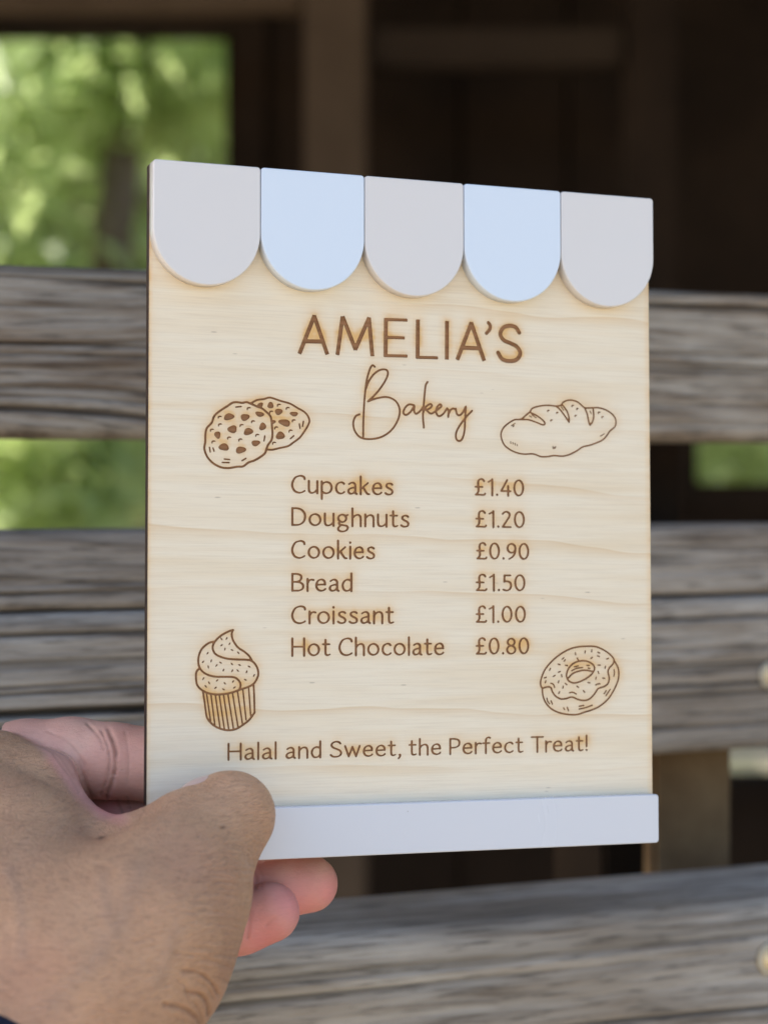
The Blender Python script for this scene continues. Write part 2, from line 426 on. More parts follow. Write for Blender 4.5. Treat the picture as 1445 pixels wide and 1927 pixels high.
a = art('engraved_script_word')
for p in ([(508, 370), (495, 361), (480, 382), (461, 450), (449, 550), (442, 680), (441, 775)],
          [(455, 500), (475, 450), (510, 405), (550, 385), (580, 392), (580, 425), (550, 480), (510, 530), (468, 570)],
          [(468, 570), (520, 552), (580, 545), (630, 570), (652, 620), (640, 680), (600, 740), (540, 778), (470, 788), (420, 775), (390, 735), (384, 690), (398, 655), (420, 645)],
          [(735, 592), (705, 588), (682, 608), (673, 636), (688, 648), (713, 632), (736, 598), (735, 625), (745, 642), (765, 630), (786, 604)],
          [(813, 457), (801, 480), (793, 560), (786, 650), (791, 722)], [(786, 640), (800, 605), (825, 586), (838, 593), (826, 610), (803, 618)], [(803, 618), (830, 640), (852, 632)],
          [(852, 632), (878, 612), (893, 597), (885, 587), (868, 602), (862, 632), (876, 655), (900, 645), (926, 610)],
          [(926, 610), (934, 625), (932, 660)], [(932, 650), (944, 622), (960, 611), (972, 616)],
          [(976, 612), (982, 642), (997, 650), (1015, 635), (1033, 600)], [(1034, 600), (1030, 660), (1026, 740), (1012, 788), (992, 799), (977, 782), (980, 745), (1005, 700), (1040, 655), (1070, 624)]):
    traced(a, Z, ZS, p, 10.5)

B0, B1 = (547.5, 0), 0
for key, t, x1, yb in (('Cupcakes', 'Cupcakes', 740, 930), ('Doughnuts', 'Doughnuts', 770, 991), ('Cookies', 'Cookies', 705.5, 1052),
                       ('Bread', 'Bread', 663.5, 1113.5), ('Croissant', 'Croissant', 741, 1174.8), ('Hot Chocolate', 'Hot Chocolate', 835.5, 1235.5)):
    word('engraved_item', t, (548, yb), (x1, yb - (1236.5 - 1233.5) * (x1 - 548) / 288 * (yb - 1000) / 236), 34.5)
for t, x0, x1, y0 in (("£1.40", 892.5, 986, 933.5), ("£1.20", 893.8, 987.5, 993.3), ("£0.90", 895.3, 995.5, 1053.3),
                      ("£1.50", 894.3, 988.5, 1112.6), ("£1.00", 894.3, 989.3, 1172), ("£0.80", 894.3, 995.5, 1231.7)):
    word('engraved_price', t, (x0, y0), (x1, y0), 33.0)
word('engraved_slogan', 'Halal and Sweet, the Perfect Treat!', (428, 1434.5), (1105.5, 1410), 32.0)

a = art('engraved_cookies'); Z = (360, 720); ZS = 5.558
traced(a, Z, ZS, [(465, 205), (500, 207), (535, 212), (580, 204), (620, 220), (690, 250), (740, 270), (790, 310), (828, 350), (840, 400), (845, 460), (850, 540), (840, 600), (805, 650), (785, 700), (770, 740), (720, 780), (660, 815), (600, 835), (545, 875), (480, 880), (400, 893), (330, 890), (275, 870), (220, 835), (175, 785), (150, 735), (138, 680), (148, 620), (150, 540), (165, 475), (215, 420), (245, 345), (310, 290), (380, 245), (430, 212), (465, 205)], 21)
traced(a, Z, ZS, [(625, 215), (690, 182), (760, 172), (810, 157), (850, 162), (930, 190), (1010, 212), (1050, 228), (1110, 265), (1180, 305), (1220, 350), (1236, 400), (1220, 450), (1170, 530), (1130, 580), (1070, 625), (1010, 665), (920, 685), (850, 702), (795, 700)], 19)
for i, b in enumerate([(395, 358, 55, 35, -20), (563, 363, 45, 38, -15), (717, 330, 45, 28, 15), (432, 488, 48, 42, 10), (598, 513, 52, 36, -10), (748, 460, 37, 40, 30), (277, 547, 33, 38, 0), (343, 675, 52, 40, 0), (518, 705, 52, 38, -10), (675, 633, 45, 32, 0),
                       (725, 232, 30, 24, 0), (830, 238, 34, 33, 0), (915, 305, 42, 32, -20), (1075, 328, 42, 25, 0), (978, 420, 60, 38, 15), (932, 555, 45, 43, 0), (865, 410, 20, 20, 0)]):
    traced_blob(a, Z, ZS, *b, seed=i)
for x, y in [(300, 362), (603, 272), (303, 442), (528, 449), (648, 410), (218, 497), (235, 621), (398, 580), (515, 600), (692, 552), (918, 237), (1010, 271), (838, 308), (1073, 400), (890, 474), (1040, 507), (868, 634)]:
    traced(a, Z, ZS, [(x - 16, y + 16), (x - 14, y - 4), (x + 2, y - 10), (x + 20, y - 6)], 15, taper=True)
for p in ([(467, 256), (523, 250)], [(770, 557), (762, 610)], [(192, 677), (201, 725)], [(229, 684), (240, 718)], [(347, 799), (402, 805)], [(326, 835), (398, 837)], [(532, 817), (573, 792)], [(1131, 432), (1138, 478)], [(1174, 405), (1164, 458)], [(1037, 587), (1073, 555)]):
    traced(a, Z, ZS, p, 15, False)

a = art('engraved_loaf'); Z = (920, 730); ZS = 5.352
for p in ([(410, 240), (430, 210), (470, 192), (540, 178), (600, 175), (670, 183), (720, 175), (745, 145), (790, 125), (840, 125), (890, 142), (930, 175), (960, 200), (1005, 202), (1050, 200), (1100, 200), (1170, 220), (1230, 258), (1265, 300), (1275, 340), (1265, 390), (1215, 435), (1180, 485), (1140, 525), (1080, 553), (1010, 578), (940, 595), (880, 635), (810, 670), (740, 687), (650, 682), (590, 692), (520, 692), (445, 665), (350, 667), (270, 650), (200, 615), (150, 570), (122, 500), (122, 450), (150, 395), (210, 345), (260, 320), (320, 315), (370, 275), (410, 240)],
          [(320, 318), (400, 322), (470, 345), (540, 372), (562, 358), (540, 325), (480, 280), (410, 245)],
          [(670, 183), (710, 215), (760, 280), (803, 345)], [(803, 345), (805, 310), (790, 250), (760, 200), (735, 170)],
          [(960, 200), (985, 260), (1000, 330), (1013, 375)], [(1013, 375), (1040, 340), (1052, 280), (1045, 205)]):
    traced(a, Z, ZS, p, 14.5)
for x, y in [(598, 235), (688, 255), (628, 332), (842, 185), (890, 216), (873, 285), (1108, 253), (1143, 298)]:
    traced(a, Z, ZS, [(x + 10, y - 10), (x - 8, y - 6), (x - 8, y + 8)], 13, taper=True)
for p in ([(222, 382), (262, 357)], [(238, 392), (252, 380)], [(215, 537), (218, 560)], [(238, 549), (241, 570)], [(259, 557), (262, 578)], [(281, 567), (284, 583)], [(641, 587), (643, 613)], [(656, 598), (658, 612)], [(670, 590), (663, 604)], [(1118, 485), (1160, 462)], [(428, 270), (475, 302)], [(405, 281), (428, 295)], [(725, 190), (750, 226)], [(747, 187), (765, 215)], [(1014, 232), (1029, 262)]):
    traced(a, Z, ZS, p, 9, False)

a = art('engraved_cupcake'); Z = (340, 1170); ZS = 8.028
for p in ([(795, 125), (740, 140), (650, 185), (580, 235), (520, 300), (490, 360), (490, 420), (530, 490), (620, 535), (720, 560), (850, 570), (960, 572), (1060, 582)],
          [(795, 125), (775, 170), (780, 240), (810, 310), (870, 390), (960, 450), (1030, 510), (1075, 580)],
          [(510, 300), (430, 320), (350, 380), (300, 450), (270, 560), (280, 670), (330, 750), (420, 805), (530, 830), (650, 832), (780, 835), (850, 860), (900, 920), (905, 980), (885, 1030)],
          [(1050, 580), (1110, 620), (1160, 700), (1175, 790), (1150, 870), (1100, 940), (1020, 985), (900, 1025)],
          [(280, 710), (240, 760), (235, 860), (255, 960), (320, 1030), (420, 1080), (540, 1098), (680, 1090), (790, 1065), (900, 1025)],
          [(400, 1450), (450, 1520), (540, 1590), (650, 1630), (740, 1640), (840, 1620), (940, 1560), (1040, 1480), (1120, 1370)]):
    traced(a, Z, ZS, p, 29)
for p in ([(340, 1060), (365, 1220), (385, 1380), (400, 1450)], [(1105, 960), (1113, 1150), (1118, 1370)]):
    traced(a, Z, ZS, p, 27)
for p in ([(395, 1090), (455, 1500)], [(460, 1100), (520, 1560)], [(527, 1110), (597, 1600)], [(588, 1120), (662, 1620)], [(652, 1115), (730, 1630)], [(718, 1110), (800, 1615)], [(788, 1090), (868, 1590)], [(862, 1060), (935, 1540)], [(943, 1040), (990, 1480)], [(1030, 1010), (1060, 1420)]):
    traced(a, Z, ZS, p, 22, False)
for x, y, an in [(620, 262, 50), (697, 252, -60), (620, 355, -40), (742, 332, -60), (672, 412, -75), (780, 428, 25), (873, 468, 45), (410, 475, -55), (342, 605, -45), (465, 590, -75), (420, 682, 80), (545, 660, -50), (605, 618, 30), (650, 730, -70), (777, 638, 45), (893, 655, 25), (782, 740, -60), (865, 738, 45), (1037, 678, 30), (998, 757, -70), (1110, 812, -60), (980, 877, 30), (347, 857, -60), (432, 922, 60), (383, 977, 50), (553, 887, -40), (530, 997, -45), (668, 928, 50), (650, 1022, 35), (795, 903, -50), (815, 993, -40)]:
    c, s = math.cos(math.radians(an)) * 22, math.sin(math.radians(an)) * 22
    traced(a, Z, ZS, [(x - c, y - s), (x, y), (x + c, y + s)], 23, False, taper=True)

a = art('engraved_doughnut'); Z = (990, 1190); ZS = 7.225
for p in ([(215, 755), (192, 700), (205, 620), (250, 510), (330, 410), (430, 320), (540, 250), (640, 210), (760, 192), (910, 190), (1000, 215), (1090, 265), (1160, 325), (1190, 375), (1175, 430), (1125, 485), (1108, 540), (1125, 620), (1110, 690), (1060, 735), (975, 765), (930, 830), (870, 895), (800, 925), (710, 915), (620, 880), (540, 900), (470, 905), (400, 870), (355, 810), (330, 750), (280, 742), (215, 755)],
          [(215, 755), (225, 860), (265, 960), (340, 1040), (440, 1090), (560, 1115), (680, 1118), (790, 1085), (900, 1050), (1000, 1000), (1110, 905), (1190, 780), (1245, 650), (1255, 550), (1240, 470), (1190, 380)],
          [(560, 640), (545, 570), (580, 480), (650, 415), (740, 388), (830, 395), (905, 440), (925, 500), (880, 575), (790, 640), (680, 685), (610, 680), (560, 640)], [(570, 620), (630, 560), (720, 525), (810, 515), (910, 535)]):
    traced(a, Z, ZS, p, 21)
for p in ([(650, 468), (705, 455)], [(615, 522), (680, 490), (765, 478)], [(820, 448), (855, 450)], [(838, 485), (862, 490)],
          [(330, 692), (365, 705), (385, 750)], [(585, 820), (630, 815), (678, 838)], [(940, 718), (968, 702), (1000, 700)], [(1190, 505), (1195, 550), (1188, 595)], [(1055, 835), (1085, 790)], [(1080, 860), (1138, 775)], [(278, 895), (290, 940), (315, 970)], [(335, 930), (352, 975)], [(505, 1025), (518, 1050)], [(555, 1020), (572, 1065)], [(715, 1005), (780, 993)], [(715, 1043), (800, 1025), (895, 990)]):
    traced(a, Z, ZS, p, 17)
for x, y, an in [(445, 436, 20), (545, 450, 10), (320, 503, -60), (497, 356, -42), (520, 382, -50), (667, 290, 85), (797, 268, -80), (887, 250, -85), (983, 276, 25), (978, 323, 25), (885, 347, -40), (1103, 358, -20), (697, 360, 60), (988, 446, 0), (1070, 475, -75), (978, 545, 70), (945, 622, -80), (1050, 623, 5), (447, 537, -25), (378, 592, -30), (480, 590, 80), (257, 615, -20), (260, 672, -75), (437, 673, -75), (538, 702, 40), (497, 745, -80), (445, 818, -65), (850, 684, 10), (697, 740, 40), (782, 803, 50)]:
    c, s = math.cos(math.radians(an)) * 15, math.sin(math.radians(an)) * 15
    traced(a, Z, ZS, [(x - c, y - s), (x + c, y + s)], 17, False)

# ---- one distance field over the board (0.2 mm cells), owner = which engraving
GC = 0.2
NU, NV = int(SW / GC) + 1, int(SH / GC) + 1
SDF = np.full((NU, NV), 9.0, np.float32); OWN = np.full((NU, NV), -1, np.int16)
gu = np.arange(NU) * GC; gv = np.arange(NV) * GC
def stamp(i, lo, hi, fn):
    a0, a1 = max(0, int((lo[0] - 1.2) / GC)), min(NU, int((hi[0] + 1.2) / GC) + 2)
    b0, b1 = max(0, int((lo[1] - 1.2) / GC)), min(NV, int((hi[1] + 1.2) / GC) + 2)
    U, V = np.meshgrid(gu[a0:a1], gv[b0:b1], indexing='ij')
    d = fn(U, V); s = SDF[a0:a1, b0:b1]; m = d < s
    s[m] = d[m]; OWN[a0:a1, b0:b1][m] = i
for i, (key, segs, polys) in enumerate(ART):
    for (x0, y0, r0, x1, y1, r1) in segs:
        def f(U, V):
            dx, dy = x1 - x0, y1 - y0; L = dx * dx + dy * dy + 1e-12
            if r0 < 0:                                       # square-ended stroke
                l = math.sqrt(L); al = ((U - x0) * dx + (V - y0) * dy) / l; pe = np.abs((U - x0) * dy - (V - y0) * dx) / l
                return np.maximum(pe + r0, np.maximum(-al, al - l))
            t = np.clip(((U - x0) * dx + (V - y0) * dy) / L, 0, 1)
            return np.hypot(U - x0 - t * dx, V - y0 - t * dy) - (r0 + (r1 - r0) * t)
        r = max(abs(r0), abs(r1)); stamp(i, (min(x0, x1) - r, min(y0, y1) - r), (max(x0, x1) + r, max(y0, y1) + r), f)
    for P in polys:
        def f(U, V):
            d = np.full(U.shape, 1e9); ins = np.zeros(U.shape, bool)
            for k in range(len(P)):
                ax, ay = P[k]; bx, by = P[(k + 1) % len(P)]
                dx, dy = bx - ax, by - ay; t = np.clip(((U - ax) * dx + (V - ay) * dy) / (dx * dx + dy * dy), 0, 1)
                d = np.minimum(d, np.hypot(U - ax - t * dx, V - ay - t * dy))
                cr = ((ay > V) != (by > V)) & (U < (bx - ax) * (V - ay) / (by - ay + 1e-12) + ax); ins ^= cr
            return np.where(ins, -d, d)
        stamp(i, P.min(0), P.max(0), f)
SDF += (0.022 * fbm(gu[:, None] * 1.6 + 0 * gv[None], gv[None] * 3.2 + 0 * gu[:, None], seed=5, oct=2)).astype(np.float32)   # laser jitter
SDF[:3] = SDF[-3:] = 9; SDF[:, :3] = SDF[:, -3:] = 9

# contour vertices on grid edges
ins = SDF < 0
vid = {}; cv = []
def edge_ids(axis):
    if axis == 0: a_, b_ = SDF[:-1], SDF[1:]
    else: a_, b_ = SDF[:, :-1], SDF[:, 1:]
    m = (a_ < 0) != (b_ < 0); idx = np.argwhere(m); av, bv = a_[m], b_[m]
    t = np.clip(av / (av - bv), 0.06, 0.94)
    ids = np.full(m.shape, -1, np.int64); ids[m] = np.arange(len(idx)) + len(cv)
    p = idx * GC
    p = p.astype(float); p[:, axis] += t * GC
    cv.extend(p.tolist()); return ids
EH = edge_ids(0); EV = edge_ids(1)
ced = []
cellm = (ins[:-1, :-1].astype(int) + ins[1:, :-1] * 2 + ins[1:, 1:] * 4 + ins[:-1, 1:] * 8)
for (i, j) in np.argwhere((cellm > 0) & (cellm < 15)):
    c = cellm[i, j]; b_, r_, t_, l_ = EH[i, j], EV[i + 1, j], EH[i, j + 1], EV[i, j]
    tab = {1: [(l_, b_)], 2: [(b_, r_)], 3: [(l_, r_)], 4: [(r_, t_)], 5: [(l_, b_), (r_, t_)], 6: [(b_, t_)], 7: [(l_, t_)],
           8: [(t_, l_)], 9: [(t_, b_)], 10: [(b_, r_), (t_, l_)], 11: [(t_, r_)], 12: [(r_, l_)], 13: [(r_, b_)], 14: [(b_, l_)]}[c]
    ced += [(int(p), int(q)) for p, q in tab]
ncont = len(cv)
# board vertices: outline with rounded corners, plus a loose lattice carrying the smoke stain
def rrect(u0, v0, u1, v1, r, n=5, step=None):
    out = []
    for (cx_, cy_, a0) in ((u1 - r, v1 - r, 0), (u0 + r, v1 - r, 90), (u0 + r, v0 + r, 180), (u1 - r, v0 + r, 270)):
        for k in range(n + 1):
            t = math.radians(a0 + 90 * k / n); out.append((cx_ + r * math.cos(t), cy_ + r * math.sin(t)))
    return out
outl = rrect(0, 0, SW, SH, 0.8, 3)
no = len(outl); allv = cv + outl
alle = ced + [(ncont + k, ncont + (k + 1) % no) for k in range(no)]
lat = []
for x in np.arange(1.2, SW - 1, 1.3):
    for y in np.arange(1.2, SH - 1, 1.0):
        d = SDF[int(x / GC), int(y / GC)]
        if abs(d) > 0.35: lat.append((x, y))
allv = allv + lat
rv, re_, rf, _, _, _ = geometry.delaunay_2d_cdt([Vector(p) for p in allv], alle, [], 1, 1e-5, False)
RV = np.array([tuple(p) for p in rv]); RF = np.array([tuple(f) for f in rf if len(f) == 3])
def samp(A, u, v):
    x = np.clip(u / GC, 0, A.shape[0] - 1.001); y = np.clip(v / GC, 0, A.shape[1] - 1.001)
    i, j = x.astype(int), y.astype(int); fx, fy = x - i, y - j
    return A[i, j] * (1 - fx) * (1 - fy) + A[i + 1, j] * fx * (1 - fy) + A[i, j + 1] * (1 - fx) * fy + A[i + 1, j + 1] * fx * fy
cen = RV[RF].mean(1)
finside = samp(SDF, cen[:, 0], cen[:, 1]) < 0
fown = OWN[np.clip((cen[:, 0] / GC).round().astype(int), 0, NU - 1), np.clip((cen[:, 1] / GC).round().astype(int), 0, NV - 1)]
print('engraving: contour verts', ncont, 'cdt tris', len(RF), 'inside', finside.sum())
# orientation: counter-clockwise in (u, v) must face -Y (towards the viewer)
ar = np.cross(RV[RF[:, 1]] - RV[RF[:, 0]], RV[RF[:, 2]] - RV[RF[:, 0]]); RF[ar < 0] = RF[ar < 0][:, ::-1]

# smoke stain: blurred engraving mask drifting upwards
def blur(A, s):
    n = int(s * 3) | 1; k = np.exp(-0.5 * (np.arange(-n, n + 1) / s) ** 2); k /= k.sum()
    A = np.apply_along_axis(lambda r: np.convolve(r, k, 'same'), 0, A)
    return np.apply_along_axis(lambda r: np.convolve(r, k, 'same'), 1, A)
mk = (SDF < 0).astype(float)
mk2 = mk[::2, ::2]
st = blur(mk2, 2.0) * 1.1 + np.roll(blur(mk2, 4.5), 3, axis=1) * 1.3
STAIN = np.clip(np.kron(st, np.ones((2, 2))), 0, 1)
def mats_basis():
    R = RP; f = lambda v: 1.0 * (v[0] * RX + v[1] * UP + v[2] * FW)
    X, Y, Zv = f(R[:, 0]), f(R[:, 2]), f(R[:, 1])
    m = Matrix(((X[0], Y[0], Zv[0], 0), (X[1], Y[1], Zv[1], 0), (X[2], Y[2], Zv[2], 0), (0, 0, 0, 1)))
    return m
sign = empty('menu_sign')
base_cam = RP @ np.array([SW / 2, 0, 0]) + TT
mw = mats_basis(); mw.translation = Vector(camw(base_cam)); sign.matrix_world = mw
tag(sign, 'pale wooden bakery menu board with scalloped awning top, held up in a hand', 'menu sign')
def loc(u, v, wd): return ((u - SW / 2) / 1000, wd / 1000, v / 1000)
def loca(uv, wd): return np.stack([(uv[:, 0] - SW / 2) / 1000, np.full(len(uv), wd / 1000), uv[:, 1] / 1000], 1)

DEEP = 0.38
# board: top face with the holes, sides and back
tf = RF[~finside]
used = np.unique(tf); rem = np.full(len(RV), -1); rem[used] = np.arange(len(used))
V = loca(RV[used], 0).tolist(); Fs = rem[tf].tolist(); MI = [0] * len(Fs)
o0 = len(V)
for wd in (0, TH):
    V += [loc(u, v, wd) for u, v in outl]
for k in range(no):
    k2 = (k + 1) % no; Fs.append([o0 + k2, o0 + k, o0 + no + k, o0 + no + k2]); MI.append(1)
Fs.append([o0 + no + k for k in range(no)][::-1]); MI.append(0)
board = link_mesh('wooden_board', V, Fs, (M_PLY, M_BURNT), sign, mat_idx=MI)
sc = np.zeros(len(V), np.float32)
uvu = RV[used]
s_ = STAIN[np.clip((uvu[:, 0] / GC).astype(int), 0, STAIN.shape[0] - 1), np.clip((uvu[:, 1] / GC).astype(int), 0, STAIN.shape[1] - 1)]
edge = np.minimum(np.minimum(uvu[:, 0], SW - uvu[:, 0]), np.minimum(uvu[:, 1], SH - uvu[:, 1]))
enoise = 0.5 + 0.8 * fbm(uvu[:, 0] * 0.2, uvu[:, 1] * 0.35, seed=3, oct=3)
s_ = np.clip(s_ * 1.0 + np.exp(-edge / 0.9) * 0.8 * np.clip(enoise, 0.1, 1), 0, 1)
sc[:len(used)] = s_
at = board.data.attributes.new('scorch', 'FLOAT', 'POINT'); at.data.foreach_set('value', sc)

# engraved pieces: sunken floors and walls
key_count = np.sort(np.concatenate([RF[:, [0, 1]], RF[:, [1, 2]], RF[:, [2, 0]]]), 1)
fi = np.tile(np.arange(len(RF)), 3)
dirE = np.concatenate([RF[:, [0, 1]], RF[:, [1, 2]], RF[:, [2, 0]]])
codes = key_count[:, 0] * 10_000_000 + key_count[:, 1]
order = np.argsort(codes, kind='stable'); cs = codes[order]
same = np.where(cs[1:] == cs[:-1])[0]
wall = {}
for k in same:
    e1, e2 = order[k], order[k + 1]; f1, f2 = fi[e1], fi[e2]
    if finside[f1] != finside[f2]:
        e, f_ = (e1, f1) if finside[f1] else (e2, f2)
        wall.setdefault(int(fown[f_]), []).append((int(dirE[e][0]), int(dirE[e][1])))
for i, (key, segs, polys) in enumerate(ART):
    ff = RF[finside & (fown == i)]
    wl = wall.get(i, [])
    us = np.unique(np.concatenate([ff.ravel(), np.array(wl).ravel()])) if wl else np.unique(ff)
    rem = {int(x): k for k, x in enumerate(us)}
    nv = len(us)
    V = loca(RV[us], DEEP).tolist() + loca(RV[us], 0).tolist()
    Fs = [[rem[int(x)] for x in f_] for f_ in ff] + [[rem[q], rem[p], nv + rem[p], nv + rem[q]] for p, q in wl]
    link_mesh(key, V, Fs, (M_ENG,), sign)

# ---- awning scallops and the strip
def slab(name, outline, w_back, w_front, mat, bev=0.35):
    P = np.array(outline); n = len(P)
    nx = np.roll(P, -1, 0) - P; pv = P - np.roll(P, 1, 0)
    def nrm(d): d = np.stack([d[:, 1], -d[:, 0]], 1); return d / (np.linalg.norm(d, axis=1)[:, None] + 1e-9)
    N = nrm(nx) + nrm(pv); N /= np.linalg.norm(N, axis=1)[:, None]
    if np.sum(P[:, 0] * np.roll(P[:, 1], -1) - np.roll(P[:, 0], -1) * P[:, 1]) < 0: N = -N
    loops = [(P - N * 0.1, w_back), (P, w_back - 0.1), (P, w_front + bev), (P - N * bev * .3, w_front + bev * .3), (P - N * bev, w_front)]
    V = []; F = []
    for L, wd in loops: V += loca(L, wd).tolist()
    for k in range(len(loops) - 1):
        for j in range(n):
            j2 = (j + 1) % n; F.append([k * n + j, k * n + j2, (k + 1) * n + j2, (k + 1) * n + j])
    F.append(list(range(4 * n, 5 * n))); F.append(list(range(n))[::-1])
    o = link_mesh(name, V, F, (mat,), sign)
    bm = bmesh.new(); bm.from_mesh(o.data); bmesh.ops.recalc_face_normals(bm, faces=bm.faces); bm.to_mesh(o.data); bm.free()
    me = o.data
    sm = [abs(p.normal.y) < 0.98 for p in me.polygons]; me.polygons.foreach_set('use_smooth', sm)
    return o
AW = 4.2
xs = [289.5, 491.5, 686.5, 873.0, 1055.0, 1229.0]; yt = [303, 318, 333, 348, 361, 374.5]; lows = [(391, 536.5), (592, 546), (780, 557.5), (966, 567.5), (1151, 577.5)]
for k in range(5):
    (u0, u1), (va, vb) = px2uv([xs[k], xs[k + 1]], [yt[k], yt[k + 1]], -AW)
    _, vl = px2uv([lows[k][0]], [lows[k][1]], -AW)
    if k == 0: u0 = -0.02
    u0 += 0.10 * (k > 0); u1 -= 0.10; vt = SH + 0.15; r = (u1 - u0) / 2; cu = (u0 + u1) / 2; cvv = vl[0] + r
    O = []
    for t in np.linspace(0, 90, 4): O.append((u1 - .9 + .9 * math.cos(math.radians(t)), vt - .9 + .9 * math.sin(math.radians(t))))
    for t in np.linspace(90, 180, 4): O.append((u0 + .9 + .9 * math.cos(math.radians(t)), vt - .9 + .9 * math.sin(math.radians(t))))
    for t in np.linspace(180, 360, 49): O.append((cu + r * math.cos(math.radians(t)), cvv + r * math.sin(math.radians(t))))
    s = slab('awning_scallop', O, -0.04, -AW - 0.04 * (k % 2), M_WHITE if k % 2 else M_BEIGE)
    if k % 2: s['label'] = 'white glossy scallop'
    else: s['label'] = 'pale beige scallop'
us, vs = px2uv([1239.0, 1238.5], [1494.5, 1586.0], -AW)
slab('bottom_strip', rrect(-0.2, vs[1], us[0], vs[0], 1.0, 4), -0.04, -AW, M_STRIP)
print('strip', us, vs)
#PART2
# ------------------------------------------------------------------ weathered fence close behind
FB = math.atan(F_PX / 9277.5)
FD = np.array([math.cos(FB), math.sin(FB), 0]); FN = np.array([math.sin(FB), -math.cos(FB), 0])
FD0 = 0.71
FO = CAM + FD0 * (-722.5 / F_PX * RX + FW)
def ray(px, py): return (px - CX) / F_PX * RX - (py - CY) / F_PX * UP + FW
def on_fence(px, py, off=0.0):
    """photo pixel onto the fence plane moved off metres towards the viewer: (along, height)"""
    d = ray(px, py); o = FO + FN * off; t = ((o - CAM) @ FN) / (d @ FN); q = CAM + d * t
    return (q - o) @ FD, q[2]
M_OLD = [mat_weathered('weathered_board_warm', (0.10, 0.072, 0.052), (0.22, 0.178, 0.138), (0.38, 0.335, 0.28), (0.23, 0.15, 0.092), 0.0),
         mat_weathered('weathered_board_grey', (0.095, 0.076, 0.06), (0.20, 0.168, 0.14), (0.31, 0.27, 0.23), (0.19, 0.135, 0.095), 3.1),
         mat_weathered('weathered_board_silver', (0.12, 0.10, 0.085), (0.28, 0.25, 0.22), (0.42, 0.385, 0.345), (0.24, 0.185, 0.135), 6.7)]
fence = empty('slatted_fence'); fence.rotation_euler = (0, 0, FB); fence.location = (FO[0], FO[1], 0)
tag(fence, 'weathered grey slatted wooden fence close behind the menu board', 'fence')

